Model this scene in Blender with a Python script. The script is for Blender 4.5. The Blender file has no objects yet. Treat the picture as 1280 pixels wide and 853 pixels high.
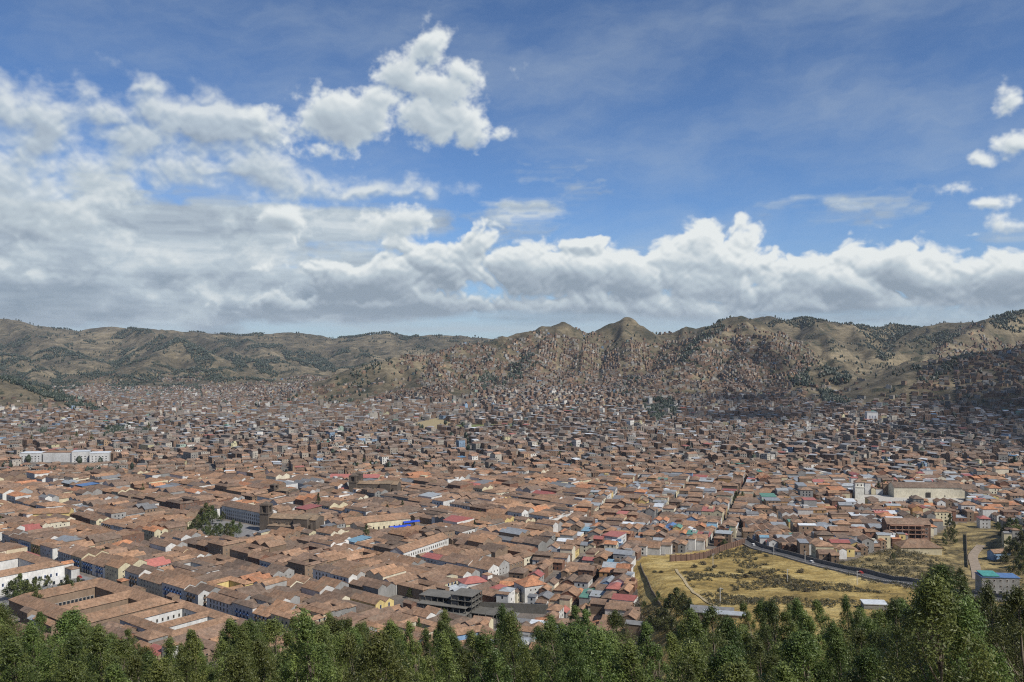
import bpy, math, random
import numpy as np
R = math.radians
random.seed(7)
rng = np.random.default_rng(11)
SC = bpy.context.scene
COL = SC.collection
F = 1108.0; HZ = 430.0; CAMZ = 170.0

def W(px, py, z=0.0):
    """ground-plan point seen at a spot of the view when it lies at height z"""
    D = (CAMZ - z) * F / (py - HZ)
    return ((px - 640.0) / F * D, D)
def P(px, py, D):
    return ((px - 640.0) / F * D, D, CAMZ + (HZ - py) / F * D)
def PX(x, y, z):
    return 640 + x / y * F, HZ + (CAMZ - z) / y * F

# ------------------------------------------------------------------ noise
def _hash(ix, iy, seed):
    h = (ix.astype(np.int64) * 374761393 + iy.astype(np.int64) * 668265263 + seed * 982451653) & 0xffffffff
    h = ((h ^ (h >> 13)) * 1274126177) & 0xffffffff
    return ((h ^ (h >> 16)) & 0xffff) / 65535.0
def vnoise(x, y, seed=0):
    ix = np.floor(x); iy = np.floor(y); fx = x - ix; fy = y - iy
    ix = ix.astype(np.int64); iy = iy.astype(np.int64)
    ux = fx * fx * fx * (fx * (fx * 6 - 15) + 10); uy = fy * fy * fy * (fy * (fy * 6 - 15) + 10)
    a = _hash(ix, iy, seed); b = _hash(ix + 1, iy, seed); c = _hash(ix, iy + 1, seed); d = _hash(ix + 1, iy + 1, seed)
    return (a * (1 - ux) + b * ux) * (1 - uy) + (c * (1 - ux) + d * ux) * uy
def fbm(x, y, seed=0, octv=4, gain=0.5):
    s = 0; a = 1; t = 0
    for o in range(octv):
        s = s + a * vnoise(x * 2 ** o + 17.3 * o, y * 2 ** o - 9.1 * o, seed + o); t += a; a *= gain
    return s / t
def sstep(x, a, b):
    t = np.clip((x - a) / (b - a), 0, 1); return t * t * (3 - 2 * t)

# ------------------------------------------------------------------ the lie of the land
_sy = [-400, -20, 0, 4, 18, 40, 75, 110, 140, 160, 200, 260, 320, 380, 430, 480, 530]
_sz = [185, 170, 168.2, 166, 150, 133, 121, 113, 106, 99, 79, 53, 35, 21, 9, 2, 0]
_my = [-400, -20, 0, 4, 18, 40, 75, 110, 140, 160, 200, 260, 320, 380, 436, 500, 560, 640, 720, 800]
_mz = [185, 170, 168.2, 166, 150, 133, 121, 113, 106, 100, 86, 70, 60, 50, 40, 30, 22, 12, 5, 0]
RIDGES = []
def ridge(pts, w, p=1.25):
    q = [P(*a) for a in pts]
    for i in range(len(q) - 1):
        RIDGES.append((q[i], q[i + 1], w, p))
# near range in the middle and on the right
ridge([(380, 497, 2650), (440, 476, 2850), (500, 447, 3050), (545, 436, 3150), (600, 428, 3300), (655, 413, 3400), (700, 402, 3500), (740, 419, 3550), (776, 397, 3600), (814, 419, 3650), (848, 409, 3700), (882, 408, 3700), (914, 391, 3400)], 480, 1.1)
ridge([(914, 395, 3400), (950, 420, 3500), (1000, 425, 3900), (1060, 430, 4000)], 400)
ridge([(700, 402, 3500), (680, 425, 3250), (655, 448, 3000), (615, 478, 2700), (590, 500, 2500)], 270)
ridge([(738, 413, 3550), (725, 440, 3200), (720, 465, 2900), (715, 490, 2650)], 230)
ridge([(655, 413, 3400), (610, 445, 3050), (560, 475, 2750)], 240)
ridge([(776, 399, 3600), (785, 430, 3250), (800, 458, 2950), (815, 485, 2700)], 290)
ridge([(850, 406, 3700), (835, 435, 3350), (828, 460, 3000)], 230)
ridge([(914, 395, 3400), (890, 420, 3100), (860, 450, 2800), (838, 482, 2500)], 290)
ridge([(905, 401, 3420), (914, 391, 3400), (924, 400, 3380)], 170, 1.0)
ridge([(692, 407, 3510), (701, 399, 3500), (712, 405, 3510)], 160, 1.0)
ridge([(766, 405, 3600), (777, 396, 3600), (790, 403, 3600)], 170, 1.0)
ridge([(914, 395, 3400), (925, 430, 3000), (925, 465, 2650), (920, 495, 2400)], 240)
ridge([(914, 395, 3400), (945, 420, 3050), (985, 452, 2700), (1005, 488, 2400)], 300)
ridge([(545, 436, 3150), (500, 466, 2850), (450, 492, 2600), (420, 503, 2500)], 260)
ridge([(500, 447, 3050), (535, 465, 2800), (560, 492, 2500)], 220)
# hills behind on the right
ridge([(925, 416, 4500), (962, 395, 4500), (986, 402, 4550), (1012, 393, 4600), (1060, 408, 4600), (1100, 406, 4700), (1130, 405, 4700), (1150, 412, 4600), (1180, 404, 4300), (1205, 402, 4200), (1240, 400, 4000), (1270, 389, 3900), (1330, 382, 3900), (1450, 380, 4000), (1700, 370, 4200)], 800, 1.15)
ridge([(1060, 404, 4600), (1075, 430, 4000), (1110, 452, 3500), (1136, 478, 3000), (1130, 492, 2700)], 300)
ridge([(1012, 392, 4600), (1030, 430, 3700), (1050, 465, 3000), (1040, 495, 2600)], 300)
ridge([(1180, 404, 4300), (1140, 425, 3800), (1100, 440, 3600)], 260)
ridge([(1270, 389, 3900), (1200, 420, 3400), (1160, 440, 3100)], 290)
# near slope on the right
ridge([(1500, 390, 2500), (1400, 410, 2450), (1290, 430, 2400), (1235, 436, 2450), (1190, 448, 2500), (1160, 468, 2450), (1120, 488, 2350)], 560, 1.1)
# near slope on the left
ridge([(-300, 410, 2800), (-120, 440, 2700), (-20, 462, 2600), (40, 480, 2550), (90, 500, 2450), (130, 515, 2350)], 330)
# far mountains on the left
ridge([(-500, 395, 6500), (-200, 404, 6800), (-20, 402, 6900), (5, 399, 6900), (40, 407, 7000), (100, 411, 7000), (150, 408, 6900), (190, 411, 6900), (240, 415, 6900), (300, 419, 7000), (360, 415, 7200), (420, 423, 7200), (455, 420, 7200), (480, 416, 7200), (515, 420, 7200), (560, 418, 7000), (590, 421, 6900), (640, 424, 6800), (760, 424, 6500)], 1500, 1.1)
ridge([(150, 408, 6900), (195, 416, 6200), (225, 425, 5600), (270, 450, 4900), (320, 480, 4100)], 520)
ridge([(225, 425, 5600), (195, 445, 5000), (165, 472, 4300), (160, 490, 3900)], 430)
ridge([(5, 399, 6900), (60, 425, 6000), (110, 452, 5100), (125, 482, 4200)], 520)
ridge([(300, 419, 7000), (330, 438, 5900), (370, 462, 5000), (400, 480, 4200)], 520)
ridge([(240, 415, 6900), (290, 436, 5900), (330, 460, 5000)], 420)
ridge([(420, 423, 7200), (450, 440, 6000), (470, 455, 5200)], 520)
ridge([(-60, 415, 6300), (10, 440, 5400), (50, 465, 4600)], 480)
_RA = np.array([r[0] for r in RIDGES]); _RB = np.array([r[1] for r in RIDGES])
def G(x, y):
    """ground height"""
    x = np.atleast_1d(np.asarray(x, float)); y = np.atleast_1d(np.asarray(y, float))
    s1 = np.interp(y, _sy, _sz); s2 = np.interp(y, _my, _mz)
    m = sstep(x, 38, 100) * (1 - 0.85 * sstep(x, 285, 345) * sstep(y, 380, 520))
    near = s1 * (1 - m) + s2 * m
    near = near + (fbm(x / 40, y / 40, 3, 3) - .5) * 5 * sstep(near, 3, 25) * sstep(y, 20, 60)
    # bank right of the ravine
    near = near + 38 * sstep(x, 365, 470) * sstep(-np.abs(y - 600), -230, -60)
    yy = np.maximum(y, 1.0); az = x / yy
    base = -45 * sstep(y, 1700, 4000) * sstep(-az, 0.08, 0.32) + 25 * sstep(y, 1500, 3000) * sstep(az, -0.2, 0.05)
    z = near + base
    far = (y > 1500)
    if far.any():
        X = x[far]; Y = y[far]; b = base[far]
        wx = X + (fbm(X / 420, Y / 420, 21, 4) - .5) * 95 + (fbm(X / 90, Y / 90, 31, 3) - .5) * 55
        wy = Y + (fbm(X / 420, Y / 420, 41, 4) - .5) * 110 + (fbm(X / 90, Y / 90, 51, 3) - .5) * 70
        best = np.full(X.shape, -1e3); k = 9.0
        acc = np.zeros(X.shape); mx = np.zeros(X.shape)
        hs = []
        for (A, B, w, p) in RIDGES:
            dx = B[0] - A[0]; dy = B[1] - A[1]; L2 = dx * dx + dy * dy
            t = np.clip(((wx - A[0]) * dx + (wy - A[1]) * dy) / L2, 0, 1)
            d = np.hypot(wx - A[0] - t * dx, wy - A[1] - t * dy)
            zc = A[2] + (B[2] - A[2]) * t
            tt = np.clip(np.sqrt((d / w) ** 2 + 0.0012) - 0.034, 0, 1)
            h = (zc - b) * (1 - tt) ** p
            mx = np.maximum(mx, h)
        f = np.clip(mx / 60, 0, 1)
        rn = 1 - np.abs(2 * fbm(X / 260, Y / 260, 61, 4) - 1)
        rn2 = 1 - np.abs(2 * fbm(X / 75, Y / 75, 71, 3) - 1)
        mx = mx + f * ((rn - .92) * 62 * np.clip(1.3 - mx / 230, .4, 1) + (rn2 - .85) * 15 * np.clip((5200 - Y) / 1500, .35, 1)) * np.clip(Y / 3000, .6, 1.5)
        z[far] = z[far] + np.maximum(mx, 0) 
    return z
def g1(x, y): return float(G(x, y)[0])

# ------------------------------------------------------------------ materials
def newmat(name):
    m = bpy.data.materials.new(name); m.use_nodes = True
    nt = m.node_tree; nt.nodes.clear()
    o = nt.nodes.new('ShaderNodeOutputMaterial'); b = nt.nodes.new('ShaderNodeBsdfPrincipled')
    nt.links.new(b.outputs[0], o.inputs[0]); b.inputs['Roughness'].default_value = .9
    b.inputs['Specular IOR Level'].default_value = .25
    return m, nt, b
class NT:
    def __init__(s, nt): s.nt = nt
    def n(s, t, **k):
        x = s.nt.nodes.new(t)
        for a, v in k.items(): setattr(x, a, v)
        return x
    def l(s, a, b): s.nt.links.new(a, b)
    def sock(s, inp, v):
        if isinstance(v, bpy.types.NodeSocket): s.l(v, inp)
        elif v is not None: inp.default_value = v
    def math(s, op, a, b=None, c=None, clamp=False):
        x = s.n('ShaderNodeMath', operation=op); x.use_clamp = clamp
        s.sock(x.inputs[0], a); s.sock(x.inputs[1], b)
        if c is not None: s.sock(x.inputs[2], c)
        return x.outputs[0]
    def vmath(s, op, a, b=None, out=0):
        x = s.n('ShaderNodeVectorMath', operation=op); s.sock(x.inputs[0], a); s.sock(x.inputs[1], b)
        return x.outputs[out]
    def mix(s, f, a, b, mode='MIX'):
        x = s.n('ShaderNodeMix', data_type='RGBA', blend_type=mode)
        s.sock(x.inputs[0], f); s.sock(x.inputs[6], a); s.sock(x.inputs[7], b)
        return x.outputs[2]
    def fmix(s, f, a, b):
        x = s.n('ShaderNodeMix', data_type='FLOAT'); s.sock(x.inputs[0], f); s.sock(x.inputs[2], a); s.sock(x.inputs[3], b)
        return x.outputs[0]
    def noise(s, vec, scale, detail=4, rough=.5, out=0, lac=2.0):
        x = s.n('ShaderNodeTexNoise'); s.sock(x.inputs['Vector'], vec); x.inputs['Scale'].default_value = scale
        x.inputs['Detail'].default_value = detail; x.inputs['Roughness'].default_value = rough; x.inputs['Lacunarity'].default_value = lac
        return x.outputs[out]
    def ramp(s, f, stops, interp='LINEAR'):
        x = s.n('ShaderNodeValToRGB'); x.color_ramp.interpolation = interp
        e = x.color_ramp.elements
        while len(e) < len(stops): e.new(.5)
        for q, (p, c) in zip(e, stops): q.position = p; q.color = (c[0], c[1], c[2], 1)
        s.l(f, x.inputs[0]); return x.outputs[0]
    def maprange(s, v, a, b, c=0., d=1., smooth=False):
        x = s.n('ShaderNodeMapRange'); x.interpolation_type = 'SMOOTHSTEP' if smooth else 'LINEAR'
        s.sock(x.inputs[0], v); s.sock(x.inputs[1], a); s.sock(x.inputs[2], b); s.sock(x.inputs[3], c); s.sock(x.inputs[4], d)
        return x.outputs[0]
    def bump(s, h, dist, strength, b):
        x = s.n('ShaderNodeBump'); x.inputs['Distance'].default_value = dist; x.inputs['Strength'].default_value = strength
        s.l(h, x.inputs['Height']); s.l(x.outputs[0], b.inputs['Normal'])
# ------------------------------------------------------------------ sky, sun, camera
SUN_AZ = math.atan2(0.78, -0.62); SUN_EL = R(47)       # azimuth from +Y towards +X
_ga = np.random.default_rng(99).random(65536) * 2 * np.pi; _GC = np.cos(_ga).astype(np.float32); _GS = np.sin(_ga).astype(np.float32)
def gnoise(x, y, seed):
    ix = np.floor(x); iy = np.floor(y); fx = (x - ix).astype(np.float32); fy = (y - iy).astype(np.float32)
    ix = ix.astype(np.int32); iy = iy.astype(np.int32)
    k = ((ix + seed * 37) & 255) * 256 + ((iy + seed * 91) & 255); kx = ((ix + 1 + seed * 37) & 255) * 256 + ((iy + seed * 91) & 255)
    ky = ((ix + seed * 37) & 255) * 256 + ((iy + 1 + seed * 91) & 255); kxy = ((ix + 1 + seed * 37) & 255) * 256 + ((iy + 1 + seed * 91) & 255)
    def g(k, dx, dy): return _GC[k] * dx + _GS[k] * dy
    ux = fx * fx * fx * (fx * (fx * 6 - 15) + 10); uy = fy * fy * fy * (fy * (fy * 6 - 15) + 10)
    a = g(k, fx, fy); b = g(kx, fx - 1, fy); c = g(ky, fx, fy - 1); d = g(kxy, fx - 1, fy - 1)
    return ((a * (1 - ux) + b * ux) * (1 - uy) + (c * (1 - ux) + d * ux) * uy) * 1.5
def gfbm(x, y, seed, o, gain=.5, billow=False):
    s = 0; a = 1; t = 0
    for k in range(o):
        n = gnoise(x * 2.03 ** k + 5.2 * k, y * 2.03 ** k + 1.7 * k, seed + k)
        if billow: n = np.abs(n) * 2 - .55
        s = s + a * n; t += a; a *= gain
    return s / t
AZ0, AZ1, EL0, EL1, SW, SH = -.8, .8, -.04, .52, 2304, 806
def shift(a, dx, dy):
    """a sampled dx columns to the right and dy rows up"""
    return np.roll(a, (-dy, -dx), (0, 1))
def sky_maps():
    az = (np.linspace(AZ0, AZ1, SW)[None, :] + np.zeros((SH, 1))).astype(np.float32); el = (np.linspace(EL0, EL1, SH)[:, None] + np.zeros((1, SW))).astype(np.float32)
    U = az * F + 640; V = HZ - el * F * 1.02               # plain angles in handy units
    wx = gfbm(U / 120, V / 90, 5, 5, .55) * 38; wy = gfbm(U / 120, V / 90, 15, 5, .55) * 26
    Uw = U + wx; Vw = V + wy
    def blobs(L, soft=.25, U_=Uw, V_=Vw):
        acc = np.full(U.shape, -1.0)
        for (px, py, rx, ry, amp) in L:
            a = math.atan((px - 640) / F); e = math.atan((HZ - py) / F * math.cos(a))
            u = a * F + 640; v = HZ - e * F * 1.02
            b = (1 - np.hypot((U_ - u) / rx, (V_ - v) / ry)) * amp
            h = np.maximum(soft - np.abs(acc - b), 0) / soft
            acc = np.maximum(acc, b) + h * h * soft * .25
        return np.maximum(acc, -1)
    bil = gfbm(Uw / 78, Vw / 62, 33, 6, .47, True); sm = gfbm(U / 110, V / 80, 44, 7, .55)
    fz = gfbm(U / 17, V / 15, 55, 4, .6)
    hi = blobs([
        (540, 55, 40, 36, .95), (500, 88, 40, 24, .85), (578, 86, 38, 24, .85), (545, 108, 50, 22, .85), (535, 150, 42, 36, 1), (592, 168, 26, 24, .9), (480, 126, 26, 18, .8), (560, 140, 40, 24, .7),
        (425, 150, 90, 40, 1.1), (400, 185, 70, 26, .7), (352, 272, 34, 20, 1), (500, 276, 44, 22, .9),
        (1262, 122, 14, 24, .62), (1274, 180, 26, 16, .8), (1228, 204, 13, 9, .5), (1195, 240, 26, 12, .55), (1228, 255, 42, 9, .6), (1272, 278, 30, 10, .6), (1210, 293, 18, 4, .4), (640, 88, 12, 12, .3), (632, 168, 16, 8, .4)], .25, U + wx * .5, V + wy * .5)
    left = blobs([(265, 165, 95, 46, .9), (150, 160, 130, 48, .9), (60, 165, 90, 54, .9), (340, 165, 70, 40, .8), (300, 222, 170, 34, .8), (150, 212, 190, 32, .6), (455, 238, 110, 12, .6), (20, 230, 140, 60, .5), (175, 112, 26, 12, .6), (-200, 200, 260, 90, .9), (90, 285, 150, 26, .42), (260, 320, 170, 24, .42), (60, 345, 160, 18, .34), (400, 335, 90, 26, .5), (330, 370, 190, 14, .34)])
    bank = blobs([(560, 322, 100, 46, 1), (650, 316, 100, 44, 1), (730, 328, 90, 42, 1), (800, 332, 80, 38, 1), (870, 310, 60, 40, 1), (915, 316, 85, 48, 1.1), (1005, 334, 70, 36, 1), (960, 352, 120, 40, 1), (1130, 326, 80, 46, 1), (1180, 340, 90, 42, 1), (1240, 342, 90, 40, 1), (1320, 340, 110, 46, 1), (1060, 346, 80, 34, 1),
        (470, 345, 100, 38, .8), (390, 322, 60, 30, .5), (700, 372, 330, 26, 1), (1000, 372, 350, 26, 1), (1450, 350, 260, 60, 1), (1700, 350, 260, 60, 1), (500, 375, 200, 24, .9), (745, 291, 44, 17, .8)], .3, Uw, Vw - 13)
    def cover(b, ab, asm, e0, e1):
        d = b + bil * ab + sm * asm
        return d, sstep(d, e0, e1)
    dh, ah = cover(hi, .5, .62, -.02, .44); ah = sstep(dh + fz * .38 - .02, -.06, .5)
    dl, al = cover(left, .5, 1.05, -.08, .62)
    # the bank: flat underside, lumpy top
    db, ab_ = cover(bank, .72, .5, -.02, .24)
    vb = V + gfbm(U / 160, V / 20, 71, 5, .55) * 16
    ab_ = ab_ * sstep(vb, 408, 388)
    # stratus on the left and as a thin layer under the bank
    st = gfbm((U + 2.2 * wx) / 210, V / 58, 81, 6, .56)
    ls = sstep(U, 640, 150) * .72 + sstep(U, 760, 420) * .36
    sden = ls * sstep(V, 235, 300) * sstep(V, 415, 385) - .12 + st * 1.0 + .3 * sstep(U, 500, 100) * sstep(V, 190, 260)
    Vs = V + wy * 2.6 + st * 40; sden = sden - (1 - sstep(Vs, 150, 275)) * .8
    asx = sstep(sden, -.05, .42) * .96
    under = sstep(V, 380, 396) * sstep(V, 432, 408) * (.45 + .6 * gfbm(U / 300, V / 14, 91, 5, .55))
    # shading of each layer: how much cloud the light crosses from the upper right, and the tilt of the cloud's face
    def shade(d, a, k, step, n=9, tilt=1.0):
        th = np.clip(d + .05, 0, 1.4) * a; occ = 0
        for i in range(1, n + 1): occ = occ + shift(th, int(i * step * .45), int(i * step)) * (1.0 - .5 * i / n)
        occ = occ / n
        h = np.sqrt(np.clip(d + .05, 0, 2))
        for ax in (0, 1):
            h = (h + np.roll(h, 1, ax) + np.roll(h, -1, ax) + np.roll(h, 2, ax) + np.roll(h, -2, ax)) / 5
        nx = (h - shift(h, 6, 0)); ny = (h - shift(h, 0, 6))
        t = np.clip((nx * .6 + ny * .9) * 1.5 * tilt, -.3, .3)
        return np.exp(-occ * k) + t
    lh = shade(dh, ah, 1.5, 3); ll = shade(dl, al, 1.9, 3); lb = shade(db, ab_, 1.05, 3, tilt=1.1)
    lb = lb * .95 - .46 * sstep(V + st * 30, 330, 388) - .06 + .2 * sstep(U, 560, 850) + .1 * st + .1 * sm
    lh = .33 + lh * .66; ll = .3 + ll * .62 + .3 * sm + .12 * bil
    slit = .42 + .95 * gfbm((U + 2 * wx) / 150, V / 44, 101, 7, .58) + .12 * sstep(V, 360, 270) - .16 * sstep(V, 330, 390)
    # cirrus veil
    ci = sstep(gfbm((U + V * .6 + wx) / 300, (V + wy) / 110, 111, 8, .62), -.35, .8) * .36 + .03
    def over(A, L, a, l):
        A2 = a + A * (1 - a); return A2, np.where(A2 > 1e-4, (l * a + L * A * (1 - a)) / np.maximum(A2, 1e-4), l)
    A, L = ci, np.full(ci.shape, .62)
    A, L = over(A, L, np.clip(under, 0, .8), .52 + 0 * V)
    A, L = over(A, L, asx, np.clip(slit, 0, .8))
    A, L = over(A, L, al * .9, np.clip(ll, .1, .9))
    A, L = over(A, L, ab_, np.clip(lb, .1, 1))
    A, L = over(A, L, ah * .97, np.clip(lh, 0, 1))
    top = sstep(el, .54, .47)
    return A * top + ci * (1 - top), L
def make_sky():
    w = bpy.data.worlds.new('World'); SC.world = w; w.use_nodes = True
    nt = w.node_tree; nt.nodes.clear(); T = NT(nt)
    A, L = sky_maps()
    im = bpy.data.images.new('cloud_cover', SW, SH, float_buffer=True, is_data=True)
    buf = np.ones((SH, SW, 4), np.float32); buf[..., 0] = A; buf[..., 1] = L; buf[..., 2] = 0
    im.pixels.foreach_set(buf.ravel()); im.update(); im.pack()
    gv = T.n('ShaderNodeTexCoord').outputs['Generated']
    sp = T.n('ShaderNodeSeparateXYZ'); T.l(T.vmath('NORMALIZE', gv), sp.inputs[0])
    az = T.math('ARCTAN2', sp.outputs[0], sp.outputs[1]); el = T.math('ARCSINE', sp.outputs[2])
    cb = T.n('ShaderNodeCombineXYZ'); T.l(T.maprange(az, AZ0, AZ1), cb.inputs[0]); T.l(T.maprange(el, EL0, EL1), cb.inputs[1])
    tx = T.n('ShaderNodeTexImage'); tx.image = im; tx.extension = 'EXTEND'; tx.interpolation = 'Cubic'; T.l(cb.outputs[0], tx.inputs[0])
    s2 = T.n('ShaderNodeSeparateColor'); T.l(tx.outputs[0], s2.inputs[0]); a = s2.outputs[0]; lit = s2.outputs[1]
    sky = T.n('ShaderNodeTexSky'); sky.sky_type = 'NISHITA'; sky.sun_disc = False
    sky.sun_elevation = SUN_EL; sky.sun_rotation = SUN_AZ; sky.altitude = 3400; sky.air_density = 1.0; sky.dust_density = .6; sky.ozone_density = 2.0
    skyc = T.mix(1.0, sky.outputs[0], SKYTINT, 'MULTIPLY')
    c = T.mix(T.maprange(el, .16, -.02, 0, .55, True), skyc, HORIZON)
    cc = T.ramp(lit, [(0, GREY), (.35, SHADE), (.62, PALE), (1, CLOUD_WHITE)])
    c = T.mix(a, c, T.mix(1.0, cc, (10, 10, 10, 1), 'MULTIPLY'))
    bg = T.n('ShaderNodeBackground'); T.l(c, bg.inputs[0]); bg.inputs[1].default_value = SKY_STRENGTH
    o = T.n('ShaderNodeOutputWorld'); T.l(bg.outputs[0], o.inputs[0])
    w.cycles.sampling_method = 'MANUAL'; w.cycles.sample_map_resolution = 512
SKY_STRENGTH = .096
SKYTINT = (.72, .96, 1.2, 1)
GREY = (.26, .325, .40); SHADE = (.39, .46, .535); PALE = (.52, .60, .66); CLOUD_WHITE = (.84, .88, .88)
HORIZON = (3.5, 4.15, 4.85, 1)
make_sky()
sun = bpy.data.lights.new('sun', 'SUN'); sun.energy = 5.0; sun.angle = R(.55); sun.color = (1, .95, .875)
so = bpy.data.objects.new('sun', sun); COL.objects.link(so)
from mathutils import Vector
sd = Vector((math.sin(SUN_AZ) * math.cos(SUN_EL), math.cos(SUN_AZ) * math.cos(SUN_EL), math.sin(SUN_EL)))
so.rotation_euler = sd.to_track_quat('Z', 'Y').to_euler(); so.location = (0, 0, 900)
cam = bpy.data.cameras.new('camera'); co = bpy.data.objects.new('camera', cam); COL.objects.link(co)
cam.sensor_width = 36; cam.lens = F / 1280 * 36; cam.clip_start = .5; cam.clip_end = 40000
co.location = (0, 0, CAMZ); co.rotation_euler = (R(90) + math.atan((HZ - 426.5) / F), 0, 0)
SC.camera = co
SC.view_settings.view_transform = 'Standard'; SC.view_settings.look = 'None'; SC.view_settings.gamma = 1; SC.view_settings.exposure = 0.0
SC.cycles.max_bounces = 4; SC.cycles.diffuse_bounces = 2; SC.cycles.glossy_bounces = 2; SC.cycles.transmission_bounces = 2
SC.cycles.volume_bounces = 0; SC.cycles.transparent_max_bounces = 64
SC.cycles.use_denoising = False
SC.cycles.filter_width = 1.15
SC.cycles.caustics_reflective = False; SC.cycles.caustics_refractive = False
# ------------------------------------------------------------------ helpers for objects
def mesh_obj(name, V, Fc, mats, parent=None, midx=None, col=None, smooth=False, loc=None, rot=0.0):
    """V (n,3), Fc: list of (k,m) int arrays of faces (all with m corners)"""
    me = bpy.data.meshes.new(name)
    V = np.asarray(V, np.float32)
    if not isinstance(Fc, list): Fc = [Fc]
    Fc = [np.asarray(f, np.int32) for f in Fc if len(f)]
    loops = np.concatenate([f.ravel() for f in Fc]); cnt = np.concatenate([np.full(len(f), f.shape[1], np.int32) for f in Fc])
    me.vertices.add(len(V)); me.vertices.foreach_set('co', V.ravel())
    me.loops.add(len(loops)); me.loops.foreach_set('vertex_index', loops)
    me.polygons.add(len(cnt)); st = np.concatenate([[0], np.cumsum(cnt)[:-1]]).astype(np.int32)
    me.polygons.foreach_set('loop_start', st)
    if midx is not None: me.polygons.foreach_set('material_index', np.asarray(midx, np.int32))
    me.polygons.foreach_set('use_smooth', np.full(len(cnt), bool(smooth)))
    me.update(calc_edges=True)
    if col is not None:
        a = me.attributes.new('Col', 'FLOAT_COLOR', 'FACE')
        c = np.ones((len(cnt), 4), np.float32); c[:, :3] = col; a.data.foreach_set('color', c.ravel())
    for m in (mats if isinstance(mats, (list, tuple)) else [mats]): me.materials.append(m)
    o = bpy.data.objects.new(name, me); COL.objects.link(o)
    if parent: o.parent = parent
    if loc is not None: o.location = loc
    if rot: o.rotation_euler = (0, 0, rot)
    return o
def tag(o, label=None, cat=None, group=None, kind=None):
    if label: o['label'] = label
    if cat: o['category'] = cat
    if group: o['group'] = group
    if kind: o['kind'] = kind
    return o
def empty(name, loc, rz=0.0):
    o = bpy.data.objects.new(name, None); COL.objects.link(o); o.location = loc; o.rotation_euler = (0, 0, rz); o.empty_display_size = 1
    return o
CUT = []          # (polyline, half width): streets kept free of houses
FORB = []         # convex polygons kept free of generic houses
def inpoly(x, y, poly):
    x = np.asarray(x, float); y = np.asarray(y, float); ins = np.zeros(x.shape, bool)
    n = len(poly); j = n - 1
    for i in range(n):
        xi, yi = poly[i]; xj, yj = poly[j]
        c = ((yi > y) != (yj > y)) & (x < (xj - xi) * (y - yi) / ((yj - yi) + 1e-12) + xi)
        ins ^= c; j = i
    return ins
def linedist(x, y, pts):
    x = np.asarray(x, float); y = np.asarray(y, float); best = np.full(x.shape, 1e9)
    for a, b in zip(pts[:-1], pts[1:]):
        dx, dy = b[0] - a[0], b[1] - a[1]; t = np.clip(((x - a[0]) * dx + (y - a[1]) * dy) / (dx * dx + dy * dy), 0, 1)
        best = np.minimum(best, np.hypot(x - a[0] - t * dx, y - a[1] - t * dy))
    return best

# places (ground plan, metres)
MEADOW = [W(800, 705, 3), W(838, 700, 4), W(880, 690, 5), W(930, 678, 5), W(960, 690, 6), W(1010, 705, 12), W(1060, 722, 18), W(1150, 748, 26), (330, 430), (330, 250), (60, 250), (62, 400), W(800, 765, 20), W(790, 725, 6)]
PLAZA_A = [(-372, 655), (-318, 628), (-262, 575), (-250, 560), (-330, 520), (-400, 560), (-410, 620)]
ROADLINE = [W(926, 672, 4), W(945, 686, 6), W(985, 697, 9), W(1040, 712, 15), W(1090, 726, 19), W(1130, 737, 22), W(1165, 748, 25), (262, 470), (290, 420)]
TRACK = [W(1226, 686, 1), W(1214, 693, 2), W(1219, 705, 3), W(1222, 722, 4), W(1220, 745, 5), (325, 540)]
RAVINE = [W(1020, 716, 12), W(1100, 688, 8), W(1130, 676, 6), W(1165, 668, 3), W(1190, 655, 0), W(1240, 650, 0), W(1262, 668, 3), W(1250, 690, 4), W(1290, 690, 4), W(1350, 700, 4), (420, 520), (330, 430), (262, 455), W(1160, 747, 25)]
# ------------------------------------------------------------------ ground sheet
def make_ground():
    rad = np.concatenate([[1.2, 4, 8, 13, 19, 26], np.geomspace(34, 9500, 600)])
    fine = np.linspace(-R(35), R(35), 720)
    coarse = np.concatenate([np.linspace(-R(180), -R(37), 44), fine, np.linspace(R(37), R(172), 42)])
    A, Rr = np.meshgrid(coarse, rad); X = Rr * np.sin(A); Y = Rr * np.cos(A)
    Z = G(X.ravel(), Y.ravel()).reshape(X.shape)
    nr, na = X.shape
    V = np.stack([X, Y, Z], -1).reshape(-1, 3)
    i = np.arange(nr - 1)[:, None] * na; j = np.arange(na)[None, :]; j2 = (j + 1) % na
    Fq = np.stack([i + j, i + j2, i + na + j2, i + na + j], -1).reshape(-1, 4)[:, ::-1]
    c = len(V); V = np.vstack([V, [[0, 0, g1(0, 0)]]])
    Ft = np.stack([np.full(na, c), np.arange(na), (np.arange(na) + 1) % na], -1)[:, ::-1]
    o = mesh_obj('ground', V, [Fq, Ft], M_ground, smooth=True)
    x = V[:, 0]; y = V[:, 1]
    at = o.data.attributes.new('zone', 'FLOAT_COLOR', 'POINT')
    wob = (fbm(x / 12, y / 12, 5, 3) - .5) * 8
    mead = inpoly(x + wob, y + wob, MEADOW).astype(float)
    rav = inpoly(x, y, RAVINE).astype(float) * (1 - mead)
    hill = np.clip((V[:, 2] - (-45 * sstep(y, 1700, 4000) * sstep(-x / np.maximum(y, 1), .08, .32) + 25 * sstep(y, 1500, 3000) * sstep(x / np.maximum(y, 1), -.2, .05)) - 3) / 25, 0, 1) * (y > 1600)
    near = ((y < 445)).astype(float)
    z = np.ones((len(V), 4), np.float32); z[:, 0] = hill; z[:, 1] = mead; z[:, 2] = np.clip(rav + near * (1 - mead), 0, 1)
    at.data.foreach_set('color', z.ravel())
    tag(o, kind='structure')
    return o
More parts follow.
